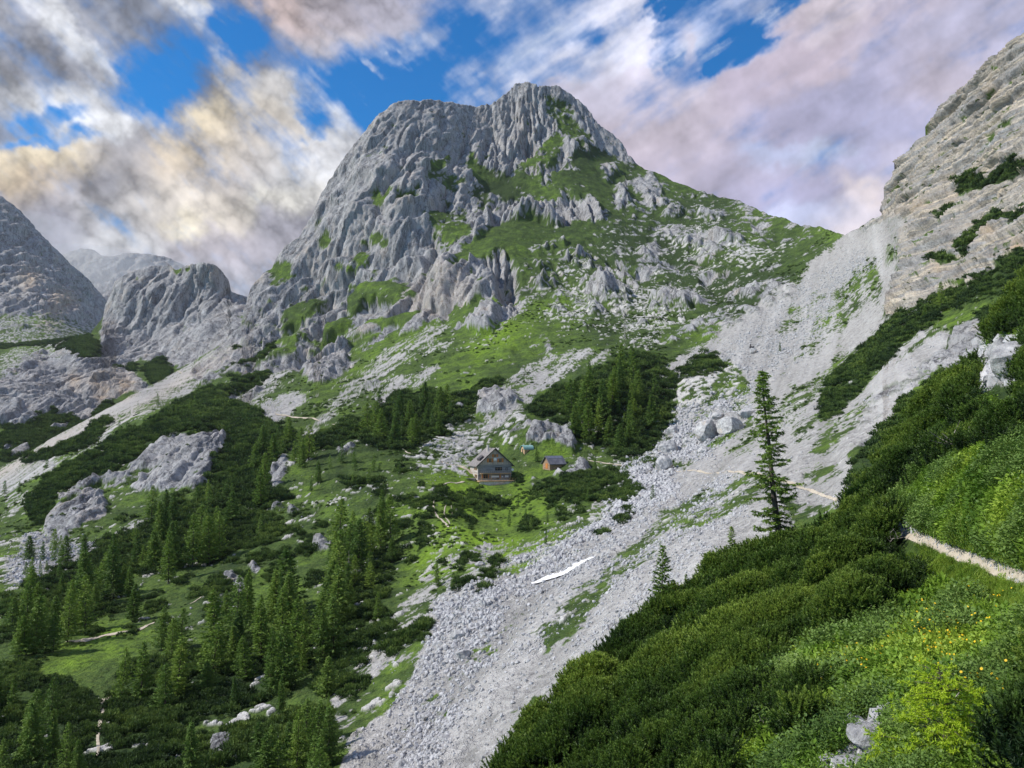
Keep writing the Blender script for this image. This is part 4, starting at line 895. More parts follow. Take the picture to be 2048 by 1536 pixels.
for (u, v, a, b, k) in [(1880,1320,70,40,1),(1860,1370,60,30,1.),(1780,1385,30,14,.5),(1600,1450,60,30,.4),(1960,1450,60,40,.6),(1650,1330,30,14,.25),(1850,1250,40,20,.4),(1930,1520,60,30,.5),(2030,1500,30,40,.4),(1700,1400,60,40,.3),(2000,1300,60,80,.15),(2040,1140,10,6,.6)]: ell(FM, u, v, a, b, 0, k, 1., 'max')
P, Nn, U_, V_, tot = sample_layer(near, vis * zh * smap(blur(FM, 8), near.U, near.V) * np.clip(near.D / 12, .2, 1), 170)
P[:, 2] += .10
scatter('yellow_wildflowers', [flower_clump(80 + k) for k in range(3)], P, .8 + .5 * rng.uniform(size=len(P)), yaw(len(P), .2), P[:, 0] * 0, label='yellow wildflowers dotted through the lower right herbs', cat='wildflowers')
print('near veg', round(time.time() - T0, 1))

# ================================================================== THICKETS AND STONES OVER THE BOWL
bw = smap(PN, bowl.U, bowl.V) * (bowl_at['rock'] < .5); inf = ((bowl.U > -60) & (bowl.U < 2110) & (bowl.V < 1600)).astype(float)
x, y, z = [bowl.P[..., k] for k in range(3)]
hol = sstep(-.16, -.02, fbm(x / 7, y / 7, z / 7, 4, .6, 80.)) * .97 + .03
den = bw * inf * hol * np.clip(150 / bowl.D, .12, 1.4)
P, Nn, U_, V_, tot = sample_layer(bowl, den, 26000)
print('bush area', tot)
bs = [bush_clump(k) for k in range(5)]
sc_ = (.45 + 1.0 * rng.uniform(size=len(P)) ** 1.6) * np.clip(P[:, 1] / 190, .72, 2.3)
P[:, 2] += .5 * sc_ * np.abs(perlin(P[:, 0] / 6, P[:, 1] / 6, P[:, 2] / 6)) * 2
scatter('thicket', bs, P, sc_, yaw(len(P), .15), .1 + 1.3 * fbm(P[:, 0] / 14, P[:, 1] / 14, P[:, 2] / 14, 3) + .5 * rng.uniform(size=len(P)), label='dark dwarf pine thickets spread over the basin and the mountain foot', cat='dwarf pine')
# loose scrub dotting cliff ledges and grass
den = inf * (bowl.D > 120) * (bowl_at['scree'] < .3) * (1 - bowl_at['rock'] * .9) * sstep(-.02, .3, fbm(x / 30, y / 30, z / 30, 4, .6, 90.)) * np.clip(150 / bowl.D, .05, 1.) * (bowl.D < 560)
P, Nn, U_, V_, tot = sample_layer(bowl, den, 3600)
scatter('scattered_scrub', bs, P, (.3 + .5 * rng.uniform(size=len(P)) ** 2) * np.clip(P[:, 1] / 220, .7, 1.6), yaw(len(P), .15), .4 + .4 * rng.uniform(size=len(P)), label='small dark pine scrub dotted over the grassy slopes', cat='scrub')
# far crag thickets
den = smap(PF, crag.U, crag.V) * (at_c['rock'] < .6) * (crag.U > -60)
P, Nn, U_, V_, tot = sample_layer(crag, den, 2600)
scatter('crag_scrub', bs, P, (.8 + .8 * rng.uniform(size=len(P))) * np.clip(P[:, 1] / 260, 1, 3.4), yaw(len(P), .15), .1 + .3 * rng.uniform(size=len(P)), label='dark scrub on ledges below the far left crag', cat='scrub')

# stones: larger near, the debris chute and the bouldery margins
st_ = [stone_mesh(100 + k) for k in range(7)]
SB = np.zeros_like(R)
for pl, k in [([(640,1760),(680,1540),(720,1470),(780,1420),(830,1330),(850,1280),(880,1180),(960,1150),(1000,1170),(1000,1300),(960,1400),(900,1500),(860,1760)], 1.), ([(1000,1180),(1000,1130),(1100,1080),(1200,1030),(1250,960),(1240,900),(1300,860),(1340,800),(1420,770),(1490,790),(1510,830),(1420,900),(1330,940),(1360,980),(1280,1030),(1180,1070),(1080,1150)], 1.),
              ([(880,1760),(960,1400),(1000,1170),(1100,1130),(1450,950),(1500,1010),(1000,1560),(980,1760)], .5), ([(1300,750),(1440,700),(1500,720),(1500,800),(1380,800)], .5), ([(1440,700),(1560,600),(1700,500),(1760,520),(1600,720),(1500,780)], .4), ([(850,900),(960,880),(940,950),(860,960)], .12), ([(40,1060),(220,1090),(120,1180),(0,1180)], .6)]: poly(SB, pl, k, .8, 'max')
SB = blur(SB, 10)
den = (.12 + .88 * bowl_at['scree']) * (smap(SB, bowl.U, bowl.V) + .12 * sstep(.3, .8, smap(T, bowl.U, bowl.V))) * inf * np.clip(110 / bowl.D, .05, 1.5) * (bowl_at['rock'] < .5) * (1 - .93 * (smap(PN, bowl.U, bowl.V) > .5)) * (.25 + sstep(-.15, .25, fbm(x / 9, y / 9, z / 9, 4, .6, 50.)))
P, Nn, U_, V_, tot = sample_layer(bowl, den, 90000)
sz = (.075 + .42 * rng.uniform(size=len(P)) ** 9) * np.clip(P[:, 1] / 95, .6, 2.1) * (.6 + .5 * smap(SB, U_, V_))
P = P + Nn * (sz * .15)[:, None]
scatter('scree_rubble', st_, P, sz, rng.uniform(0, 6.28, (len(P), 3)), rng.uniform(size=len(P)), label='loose pale limestone rubble filling the gully and scree margins', cat='rubble')
P, Nn, U_, V_, tot = sample_layer(near, vis * sstep(.3, .7, npth) , 900)
scatter('trail_gravel', st_, P, .02 + .07 * rng.uniform(size=len(P)) ** 3, rng.uniform(0, 6.28, (len(P), 3)), rng.uniform(size=len(P)), label='pale gravel on the near stretch of trail', cat='gravel')
P, Nn, U_, V_, tot = sample_layer(near, vis * smap(NR, near.U, near.V) * np.clip(near.D / 10, .1, 1), 900)
scatter('slope_rubble', st_, P, (.06 + .22 * rng.uniform(size=len(P)) ** 3) * np.clip(P[:, 1] / 14, .6, 2.5), rng.uniform(0, 6.28, (len(P), 3)), rng.uniform(size=len(P)), label='broken pale stones lying among the near herbs', cat='rubble')
print('scatter', round(time.time() - T0, 1))
# ================================================================== CONIFERS
def conifer_parts(seed, h=8., w=.2, nb=90, per=16, nl=.34, nw=.05, droop=.25, fmat=None, gap=0., bare=.08, thick=.014, sub=True, curve=0., taper=1.):
    r = np.random.default_rng(seed); Bk = Buf(); Fo = Buf()
    tr = lambda t: np.array([curve * h * (t - t * t) * 1. + r.normal() * 0, 0, h * t])
    ts = np.linspace(0, 1, 9)
    pts = np.array([[curve * h * (1 - (1 - t) ** 2), 0, h * t] for t in ts]); Bk.tube(pts, h * thick * (1 - ts * .93), 7)
    ax = lambda t: np.array([np.interp(t, ts, pts[:, 0]), 0, h * t])
    side = r.uniform(.75, 1.2, 8)
    for k in range(nb):
        t = bare + (1 - bare) * (k + r.uniform()) / nb; t = min(t, .99)
        if r.uniform() < gap * (1 - t): continue
        th = k * 2.399 + r.normal() * .4
        prof = (1 - t) ** .85 * (.45 + .55 * min(1, t / .18)) if t < .2 else (1 - t) ** .85
        Lb = h * w * prof ** taper * r.uniform(.55, 1.15) * side[int(th / .785) % 8] + h * .012
        d = np.array([math.cos(th), math.sin(th), .12 - droop * (1 - t) + r.normal() * .06]); b0 = ax(t)
        m = 5; s = np.linspace(0, 1, m)
        bp = b0 + d * (Lb * s)[:, None]; bp[:, 2] += Lb * .22 * s ** 2.2 
        if sub: Bk.tube(bp, np.linspace(h * .0028 * (1 - t * .6), h * .0007, m), 3)
        n = max(4, int(per * (Lb / (h * w)) ** .8)); q = r.uniform(.12, 1.02, n)
        c = np.stack([np.interp(q, s, bp[:, i]) for i in range(3)], 1)
        lat = unit(np.cross(d, [0, 0, 1])); sp = (1.05 - q) * Lb * .32
        c = c + lat * (r.normal(size=n) * sp)[:, None]; c[:, 2] -= np.abs(r.normal(size=n)) * Lb * .05
        dd = unit(d) * .8 + lat * r.normal(size=n)[:, None] * .8 + np.stack([0 * q, 0 * q, r.uniform(-.75, .35, n)], 1)
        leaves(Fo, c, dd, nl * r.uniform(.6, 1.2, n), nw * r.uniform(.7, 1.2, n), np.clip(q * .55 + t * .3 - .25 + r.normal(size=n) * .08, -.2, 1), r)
    n = 14; q = r.uniform(.9, 1.0, n); leaves(Fo, np.stack([ax(a) for a in q]), r.normal(size=(n, 3)) * .5 + [0, 0, 1.2], nl * .9, nw, .5, r)
    return Bk.mesh('trunk', m_bark), Fo.mesh('crown', fmat or m_conif)

def tree(name, parts, loc, s, rz, label, cat, group=None, lean=(0, 0)):
    e = obj(name, None, loc=tuple(loc), rot=(lean[0], lean[1], rz), label=label, cat=cat, group=group); wv = random.uniform(.78, 1.32) if name == 'conifer' else 1.; e.scale = (s * wv, s * wv, s); e.empty_display_size = .5
    obj('trunk', parts[0], parent=e); obj('crown', parts[1], parent=e)
    return e

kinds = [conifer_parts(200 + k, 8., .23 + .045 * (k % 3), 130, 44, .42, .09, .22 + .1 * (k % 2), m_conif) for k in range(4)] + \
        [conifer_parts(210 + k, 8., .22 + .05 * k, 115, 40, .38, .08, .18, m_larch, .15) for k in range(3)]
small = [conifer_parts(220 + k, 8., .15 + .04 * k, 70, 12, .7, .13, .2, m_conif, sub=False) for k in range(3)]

def on_bowl(u, v):
    p, n = bowl.at(u, v); return p[0]

def place(u, v, hpx, label, group=None, near_=False, kind=None):
    p = near.at(u, v)[0][0] if near_ else on_bowl(u, v)
    hm = hpx / F * p[1]
    ks = kinds if hpx > 42 else small
    k = ks[random.randrange(len(ks))] if kind is None else kind
    if kind is None and ks is kinds and random.random() < .3: k = kinds[4 + random.randrange(3)]
    p = p.copy(); p[2] -= .02 * hm
    return tree('conifer', k, p, hm / 8. * 1.04, random.uniform(0, 6.28), label, 'conifer', group, (random.gauss(0, .04), random.gauss(0, .04)))

def inside(pl, u, v):
    c = False
    for k in range(len(pl)):
        x1, y1 = pl[k]; x2, y2 = pl[k - 1]
        if (y1 > v) != (y2 > v) and u < (x2 - x1) * (v - y1) / (y2 - y1) + x1: c = not c
    return c

clusters = [
 ('conifer in the dense dark stand at the lower left corner', 'stand in the lower left corner', [(-40,1560),(-30,1400),(60,1420),(170,1440),(190,1540),(150,1640),(0,1640)], 13, 90, 130),
 ('conifer in the wooded belt between the lower meadow and the gully', 'wooded belt above the gully', [(230,1420),(260,1330),(420,1250),(560,1190),(680,1200),(690,1300),(620,1370),(480,1420),(330,1460)], 46, 85, 135),
 ('conifer on the bottom slope beside the white rubble gully', 'conifers beside the rubble gully', [(330,1600),(400,1490),(560,1430),(700,1430),(680,1500),(640,1640)], 22, 70, 130),
 ('conifer in the band above the narrow green meadow on the lower left', 'band above the narrow meadow', [(-10,1340),(10,1260),(110,1180),(240,1130),(330,1100),(440,1080),(440,1140),(300,1200),(200,1240),(120,1300),(60,1330)], 38, 60, 110),
 ('conifer among dwarf pine below the pale rock face on the left', 'conifers below the pale rock face', [(230,1130),(300,1030),(420,1000),(470,980),(560,960),(540,1040),(520,1100),(400,1120)], 24, 40, 78),
 ('conifer in the small grove west of the pointed grey rock', 'grove beside the pointed rock', [(500,940),(540,880),(600,880),(640,900),(600,960),(560,920),(520,980)], 12, 40, 72),
 ('conifer in the strip of trees left of the hut meadow', 'strip of trees beside the hut meadow', [(650,1210),(660,1120),(700,1060),(760,1020),(800,1060),(790,1130),(740,1210),(690,1250)], 26, 60, 105),
 ('conifer in the dark grove behind and left of the timber hut', 'grove left of the hut', [(690,880),(740,850),(800,830),(880,820),(930,830),(880,880),(850,900),(760,890)], 28, 36, 66),
 ('conifer on the dark wooded knoll right of the huts', 'wooded knoll right of the huts', [(1120,870),(1150,800),(1200,780),(1260,770),(1320,800),(1320,860),(1270,900),(1180,900)], 28, 44, 84),
 ('tiny conifer on the edge of the long grey scree band at left', 'tiny conifers along the scree band', [(150,900),(240,870),(330,835),(420,800),(440,810),(340,850),(240,890)], 10, 20, 34),
 ('small conifer in the pale debris at the far left', 'small conifers in the pale debris', [(0,1180),(20,1120),(120,1090),(200,1120),(120,1170),(60,1200)], 12, 34, 60),
 ('small conifer standing in the grass below the timber hut', 'small conifers below the hut', [(1000,1010),(1100,1000),(1240,1000),(1200,1060),(1100,1100),(1010,1060)], 9, 18, 32),
 ('small conifer in the rough ground above the timber hut path', 'small conifers above the hut path', [(600,960),(700,920),(820,930),(860,960),(780,1000),(640,1000)], 10, 22, 44),
]
for lab, grp, pl, n, h0, h1 in clusters:
    us = [p[0] for p in pl]; vs = [p[1] for p in pl]; k = 0; t = 0; got = []
    while k < n and t < 4000:
        t += 1; u = random.uniform(min(us), max(us)); v = random.uniform(min(vs), max(vs))
        if not inside(pl, u, v) or (abs(u - 200) < 20 and 1390 < v < 1640) or any(abs(a - u) < 9 and abs(b - v) < 9 for a, b in got): continue
        got.append((u, v)); place(u, v, random.uniform(h0 * .62, h1) , lab, grp); k += 1
# trees the photograph lets one single out
for (u, v, h, lab) in [(265,1243,72,'lone conifer at the upper edge of the narrow meadow'), (316,812,26,'tall one of the tiny conifers on the crest of the dark thicket'), (238,872,28,'tiny conifer beside a twin on the grey scree edge at left'), (252,872,22,'shorter twin conifer on the grey scree edge at left'),
                       (10,990,26,'tiny conifer at the very left edge on the scree'), (38,985,20,'tiny conifer second from the left edge on the scree'), (92,938,24,'tiny conifer in the orange scree streak'), (1075,925,30,'slim conifer between the arched hut and the pale outcrop'), (1150,870,60,'tall conifer leaning over the pale outcrop behind the shed'),
                       (1190,948,30,'slim conifer at the end of the ridge right of the shed'), (1240,760,72,'tallest conifer on the wooded knoll'), (1268,765,76,'broad conifer beside the tallest one on the wooded knoll'), (1305,1000,30,'little conifer in the white rubble right of the ridge'),
                       (875,1175,44,'dark conifer at the top of the white rubble gully'), (905,1180,34,'bushy conifer beside the one topping the rubble gully'), (755,1240,56,'conifer on the dark bank left of the gully'), (655,1395,74,'yellowish green larch on the bank above the gully')]:
    place(u, v, h, lab)
small_near = [conifer_parts(230 + k, 8., .19, 120, 30, .34, .07, .25, m_larch, .2, sub=True) for k in range(3)]
for (u, v, h, lab, g) in [(1322,1262,160,'thin gappy larch at the edge of the near dwarf pine over the scree', 0), (1466,1150,90,'small larch left of the tall one at the thicket edge', 1), (1405,1200,80,'very small larch on the thicket edge, left of the small one', 2), (1374,1216,66,'stunted larch nearest the thin gappy one', 1), (1345,1240,84,'stunted larch rising behind the thin gappy one', 2)]:
    place(u, v, h, lab, near_=True, kind=small_near[g])
for (u, v, h, lab) in [(1883,612,50,'dark conifer at the foot of the layered cliff'), (1640,1046,26,'little conifer at the bend where the trail meets the scree'), (1850,640,30,'small conifer left of the dark one under the layered cliff'), (1560,705,20,'tiny conifer on the upper scree')]:
    place(u, v, h, lab)
# dead silvery snag
p = on_bowl(697, 1185); B = Buf(); r = np.random.default_rng(5); hh = 80 / F * p[1]
B.tube([[0, 0, 0], [.02, 0, hh * .5], [0, .03, hh]], [hh * .014, hh * .009, .01], 6)
for k in range(46):
    t = r.uniform(.15, .97); th = r.uniform(0, 6.28); l = hh * .14 * (1.1 - t); B.tube([[0, 0, hh * t], [math.cos(th) * l, math.sin(th) * l, hh * t - l * .35]], [.03, .008], 3)
obj('dead_conifer', B.mesh('dead_conifer', m_dead), loc=tuple(p), label='bare silvery dead conifer standing among green ones above the gully', cat='dead tree')

# the tall larch on the brow
base = near.at(1573, 1136)[0][0]; hm = 392 / F * base[1]
r = np.random.default_rng(77)
def big_larch():
    Bk = Buf(); Fo = Buf(); h = hm
    sc_ = base[1] / F                                    # metres per photograph pixel at the tree
    tz = np.array([0, 60, 140, 230, 300, 372]) / 372.; tx_ = np.array([0, -12, -22, -28, -36, -38]) * sc_
    ts = np.linspace(0, 1, 14); pts = np.stack([np.interp(ts, tz, tx_), ts * 0, ts * h], 1); Bk.tube(pts, np.interp(ts, [0, 1], [.17, .012]), 9)
    # half widths (left, right) along the height, metres
    zz = np.array([.02, .10, .20, .28, .36, .44, .52, .60, .68, .76, .84, .92, 1.]); lw = np.array([.7, 1.55, 1.75, 1.7, 1.6, 1.35, 1.2, .95, .8, .7, .5, .33, .06]); rw = np.array([.8, 1.1, 1.9, 1.7, 1.3, 1.75, 1.3, 1.15, .95, .8, .55, .33, .06])
    nb = 175
    for k in range(nb):
        t = .03 + .96 * (k + r.uniform()) / nb; th = k * 2.399 + r.normal() * .35
        if perlin(np.array([t * 9.]), np.array([math.cos(th) * 1.2]), np.array([math.sin(th) * 1.2]))[0] > .22 and t < .8: continue
        wd = np.interp(t, zz, rw if math.cos(th) > 0 else lw) * 1.08; Lb = wd * .82 * r.uniform(.35, 1.15)
        if t < .3 and r.uniform() < .2: Lb *= .5
        d = np.array([math.cos(th), math.sin(th), r.uniform(-.32, -.02) * (1 - t) + .1 * t]); b0 = np.array([np.interp(t, ts, pts[:, 0]), 0, h * t])
        m = 7; s = np.linspace(0, 1, m); bp = b0 + d * (Lb * s)[:, None]; bp[:, 2] += Lb * r.uniform(-.05, .2) * s ** 2.5 - r.uniform(0, .12) * Lb * np.sin(s * 3.1); bp[1:] += np.cumsum(r.normal(size=(m - 1, 3)) * .022 * Lb, 0)
        Bk.tube(bp, np.linspace(.028 * (1.15 - t), .006, m), 4)
        nt = max(3, int(Lb * 8))
        for j in range(nt):                               # side twigs, each hung with needle tufts
            q = (j + r.uniform(.3, 1)) / nt; q = .1 + .9 * q; c0_ = np.array([np.interp(q, s, bp[:, i]) for i in range(3)]); sgn = 1 if j % 2 else -1
            lat = unit(np.cross(d, [0, 0, 1])) * sgn; tl = (.16 + .3 * Lb * (1.05 - q) * .6) * r.uniform(.6, 1.2)
            td = unit(lat * .9 + unit(d) * .8 + np.array([0, 0, r.uniform(-.55, .05)])); e = c0_ + td * tl
            Bk.tube([c0_, e], [.006, .003], 3)
            n = int(12 + tl * 46); a = r.uniform(0, 1, n)[:, None]; c = c0_ + (e - c0_) * a + r.normal(size=(n, 3)) * [.03, .03, .018]
            leaves(Fo, c, r.normal(size=(n, 3)) * [1, 1, .5] + [0, 0, -.35], r.uniform(.09, .17, n), .026, np.clip(r.uniform(-.2, .7, n), -.2, 1), r)
    return Bk.mesh('trunk', m_bark), Fo.mesh('crown', m_larch)
tr_, cr_ = big_larch()
e = obj('larch', None, loc=tuple(base), label='tall open larch on the brow of the near slope before the scree', cat='larch')
obj('trunk', tr_, parent=e); obj('crown', cr_, parent=e)

# young lime green larch close by at the bottom right
bp_ = near.at(1900, 1520)[0][0]
def young(seed, h, nb, spread):
    r = np.random.default_rng(seed); Bk = Buf(); Fo = Buf()
    ts = np.linspace(0, 1, 8); pts = np.stack([-.12 * h * ts ** 1.5, ts * 0, ts * h], 1); Bk.tube(pts, np.linspace(.02 * h, .004, 8), 6)
    for k in range(nb):
        t = .12 + .86 * k / nb; th = k * 2.4 + r.normal() * .3; Lb = spread * (1 - t * .75) * r.uniform(.55, 1.1)
        d = np.array([math.cos(th), math.sin(th), r.uniform(.1, .5)]); b0 = np.array([np.interp(t, ts, pts[:, 0]), 0, h * t]); s = np.linspace(0, 1, 6)
        bp = b0 + d * (Lb * s)[:, None]; bp[:, 2] -= Lb * .25 * s ** 2; Bk.tube(bp, np.linspace(.008, .002, 6), 3)
        for j in range(max(2, int(Lb * 12))):
            q = r.uniform(.1, 1); c0_ = np.array([np.interp(q, s, bp[:, i]) for i in range(3)]); td = unit(r.normal(size=3) * [1, 1, .5] + d); tl = r.uniform(.08, .22); e2 = c0_ + td * tl
            Bk.tube([c0_, e2], [.003, .001], 3); n = 44; a = r.uniform(0, 1, n)[:, None]
            leaves(Fo, c0_ + (e2 - c0_) * a, unit(r.normal(size=(n, 3))) + td * .4, r.uniform(.035, .06, n), .0065, r.uniform(-.1, .8, n), r)
    return Bk.mesh('trunk', m_bark), Fo.mesh('crown', m_lime)
a_, b_ = young(3, 1.25, 60, 1.05)
e = obj('young_larch', None, loc=(bp_[0], bp_[1], bp_[2] - .1), rot=(0, 0, .4), label='bright lime green young larch at the bottom right', cat='young larch')
obj('trunk', a_, parent=e); obj('crown', b_, parent=e)
print('trees', round(time.time() - T0, 1))
# ================================================================== HUTS, BOULDERS, PATHS, SNOW
from mathutils import Matrix
class Box:
    """collects boxes / prisms into one mesh, in local metres"""
    def __init__(s): s.v = []; s.f = []
    def add(s, vs, fs):
        o = len(s.v); s.v += [tuple(map(float, p)) for p in vs]; s.f += [tuple(i + o for i in f) for f in fs]; return s
    def box(s, x0, x1, y0, y1, z0, z1):
        return s.add([(x0,y0,z0),(x1,y0,z0),(x1,y1,z0),(x0,y1,z0),(x0,y0,z1),(x1,y0,z1),(x1,y1,z1),(x0,y1,z1)], [(0,3,2,1),(4,5,6,7),(0,1,5,4),(1,2,6,5),(2,3,7,6),(3,0,4,7)])
    def prism(s, prof, y0, y1):
        n = len(prof); return s.add([(x, y0, z) for x, z in prof] + [(x, y1, z) for x, z in prof], [tuple(range(n)), tuple(range(2 * n - 1, n - 1, -1))] + [(i, i + n, (i + 1) % n + n, (i + 1) % n) for i in range(n)])
    def bar(s, a, b, w):
        a = Vector(a); b = Vector(b); d = (b - a).normalized(); u = d.cross(Vector((0, 0, 1)) if abs(d.z) < .9 else Vector((1, 0, 0))).normalized() * w / 2; v = d.cross(u).normalized() * w / 2
        return s.add([a - u - v, a + u - v, a + u + v, a - u + v, b - u - v, b + u - v, b + u + v, b - u + v], [(0,3,2,1),(4,5,6,7),(0,1,5,4),(1,2,6,5),(2,3,7,6),(3,0,4,7)])
    def obj(s, name, mat, parent=None, bevel=0., **kw):
        me = bpy.data.meshes.new(name); me.from_pydata(s.v, [], s.f); me.update(); me.materials.append(mat)
        o = obj(name, me, None, parent, **kw)
        return o
def planks(name, c1, c2, sz=(1, 1, 6), spec=.1):
    n = NT(name); oc = n.obco(); q = n.vm('MULTIPLY', oc, sz)
    k = n.noise(q, 1.3, 5, .65); b = n.vor(n.vm('MULTIPLY', oc, sz), .9, 'F1', 'Color'); sp = n.t.nodes.new('ShaderNodeSeparateColor'); n.set(sp.inputs[0], b)
    return n.out(n.mix(n.rng(n.math('ADD', k, n.math('MULTIPLY', sp.outputs[0], .3)), .45, .85), c1, c2), .85, n.bump(k, .6, .05), spec)
m_dark = planks('weathered_dark_cladding', (.17,.17,.185), (.34,.34,.355), (.6, .6, 5))
m_gable = planks('weathered_gable_boards', (.30,.26,.24), (.55,.48,.45), (5, .5, .4))
m_side = planks('pale_shingle_wall', (.33,.30,.27), (.56,.52,.48), (1, 2, 4))
m_roof = planks('grey_shingle_roof', (.14,.13,.13), (.29,.27,.265), (.5, 3, 3))
m_slate = planks('dark_metal_roof', (.10,.105,.135), (.17,.175,.21), (.8, .4, .4), .4)
m_orange = M('orange_shutter_paint', (.50,.19,.055), .6, .2, 4); m_wood = planks('light_timber', (.36,.24,.13), (.60,.42,.26), (1, 1, 5))
m_stonew = M('rendered_stone_base', (.62,.58,.54), .9, .25, 2, bump=.5); m_white = M('white_board', (.80,.82,.86), .5, .04)
m_glass = (lambda n: n.out((.025,.03,.04), .12, None, .6))(NT('dark_window_glass')); m_lglass = (lambda n: n.out((.16,.18,.24), .15, None, .6))(NT('sky_lit_window_glass')); m_metal = M('dull_metal', (.35,.36,.38), .4, .15, metal=.6)
m_teal = planks('teal_roof_sheet', (.20,.38,.36), (.34,.52,.50), (.8, .4, .4), .3); m_blackw = M('dark_interior_wood', (.05,.045,.04), .9)
m_fascia = M('dark_fascia', (.07,.065,.07), .8)

hp = on_bowl(992, 966); S_ = hp[1] / F                   # metres per photo pixel at the hut
hut = obj('mountain_hut', None, loc=(hp[0] - 0.3, hp[1], hp[2] + .8), rot=(0, 0, math.radians(17)), label='three storey timber mountain hut with steep gable, balcony and orange shutters', cat='mountain hut')
w2, dp, eh, rh = 5.55 * S_ / .16, 10.5, 5.6 * S_ / .16, 10.6 * S_ / .16     # half width, depth, eave height, ridge height
# walls
Box().box(-w2, w2, 0, dp, -1.6, .9).obj('base', m_stonew, hut)
front = Box().box(-w2, w2, -.02, .2, .9, eh).obj('front_wall', m_dark, hut)
gb = Box().prism([(-w2, eh), (w2, eh), (0, rh - .25)], -.16, .2).obj('gable', m_gable, hut)
Box().box(-w2 - .0, -w2 + .2, .2, dp, .9, eh).box(w2 - .2, w2, .2, dp, .9, eh).obj('side_wall', m_side, hut)
Box().box(-w2 + .2, w2 - .2, dp - .2, dp, .9, eh).prism([(-w2, eh), (w2, eh), (0, rh - .25)], dp - .2, dp + .01).obj('rear_wall', m_dark, hut)
pitch = (rh - eh) / w2; ov = .75
roof = Box()
for s in (-1, 1):
    roof.prism([(0, rh), (s * (w2 + ov), eh - pitch * ov), (s * (w2 + ov), eh - pitch * ov + .2), (0, rh + .24)][::s], -.75, dp + .6)
ro = roof.obj('roof', m_roof, hut)
Box().box(-1.6, -1., 3.4, 4.1, rh - 2.2, rh + 1.1).box(-1.68, -.92, 3.32, 4.18, rh + 1.1, rh + 1.22).obj('chimney', m_stonew, ro)
Box().prism([(-3.6, rh - pitch * 3.6 + .2), (-4.6, rh - pitch * 4.6 + .2), (-4.9, rh - pitch * 4.2 + .55), (-3.5, rh - pitch * 3.0 + .55)], 1.0, 4.5).obj('dormer', m_fascia, ro)
for s in (-1, 1): Box().prism([(0, rh - .05), (s * (w2 + ov), eh - pitch * ov - .12), (s * (w2 + ov), eh - pitch * ov + .22), (0, rh + .27)][::s], -.82, -.752).obj('fascia', m_fascia, ro)
def window(x, z, ww, hh, shut=True, y=-.16, mt=m_glass, par=hut, axis=0, sx=-w2):
    if axis == 0:
        f = Box().box(x - ww/2 - .1, x + ww/2 + .1, y - .06, y, z - .1, z + hh + .1).obj('window', m_wood if shut else m_fascia, par)
        Box().box(x - ww/2, x + ww/2, y - .075, y - .062, z, z + hh).obj('pane', mt, f); Box().box(x - .035, x + .035, y - .10, y - .077, z, z + hh).box(x - ww/2, x + ww/2, y - .10, y - .077, z + hh * .6, z + hh * .6 + .05).obj('frame', m_wood, f)
        if shut:
            for s in (-1, 1): Box().box(x + s * (ww/2 + .12 + .26) - .26, x + s * (ww/2 + .12 + .26) + .26, y - .09, y - .03, z - .05, z + hh + .05).obj('shutter', m_orange, f)
    else:
        f = Box().box(sx - .06, sx, x - ww/2 - .1, x + ww/2 + .1, z - .1, z + hh + .1).obj('window', m_wood, par)
        Box().box(sx - .075, sx - .062, x - ww/2, x + ww/2, z, z + hh).obj('pane', mt, f); Box().box(sx - .1, sx - .077, x - .04, x + .04, z, z + hh).obj('frame', m_orange, f)
window(0, rh - 2.6, .7, .8, True); window(-1.65, eh + .75, .8, 1.15); window(1.75, eh + .75, .8, 1.15)
Box().box(-.45, .45, -.2, -.165, rh - 3.75, rh - 2.95).obj('sign', m_white, hut); Box().box(.5, 1.6, -.2, -.165, rh - 3.6, rh - 2.9).obj('sign', M('pale_blue_board', (.42,.52,.78), .5), hut)
y1 = -.03
window(.7, 3.75, 1.1, .95, False, y1); window(1.85, 3.75, .8, .95, False, y1); window(-3.1, 1.35, 1.2, 1.05, False, y1); window(3.9, 3.8, .6, .7, False, y1, m_lglass)
Box().box(-4.3, -4.0, y1 - .06, y1 - .01, 1.2, 2.5).box(-2.25, -1.95, y1 - .06, y1 - .01, 1.2, 2.5).box(1.55, 2.0, y1 - .06, y1 - .01, 1.1, 2.5).obj('shutter', m_orange, hut)
Box().box(-1.3, 1.3, y1 - .08, y1 - .02, 1.5, 2.1).obj('sign', m_white, hut); Box().box(2.2, 2.7, y1 - .07, y1 - .02, 1.5, 1.95).obj('sign', m_white, hut); Box().box(3.35, 4.5, y1 - .07, y1 - .02, 1.5, 2.1).obj('sign', m_white, hut)
dr = Box().box(.55, 1.35, y1 - .07, y1 - .01, .95, 1.45).obj('door', m_blackw, hut)
# balcony
bal = Box().box(-w2 + .6, w2 - .6, -1.35, -.03, 2.75, 2.9)
bo = bal.obj('balcony', m_wood, hut)
rl = Box().box(-w2 + .6, w2 - .6, -1.38, -1.3, 3.62, 3.72).box(-w2 + .6, w2 - .6, -1.37, -1.31, 3.0, 3.08)
for k in range(15): rl.box(-w2 + .62 + k * .69, -w2 + .72 + k * .69, -1.36, -1.32, 2.9, 3.62)
rl.obj('railing', m_metal, bo)
sl = Box()
for k in range(26): sl.box(-w2 + .66 + k * .385, -w2 + .84 + k * .385, -1.34, -1.325, 3.08, 3.6)
sl.obj('slats', m_dark, bo)
for xx in (-w2 + .8, -1.6, 1.6, w2 - .8): Box().box(xx - .07, xx + .07, -1.3, -1.16, .7, 2.75).obj('post', m_wood, bo)
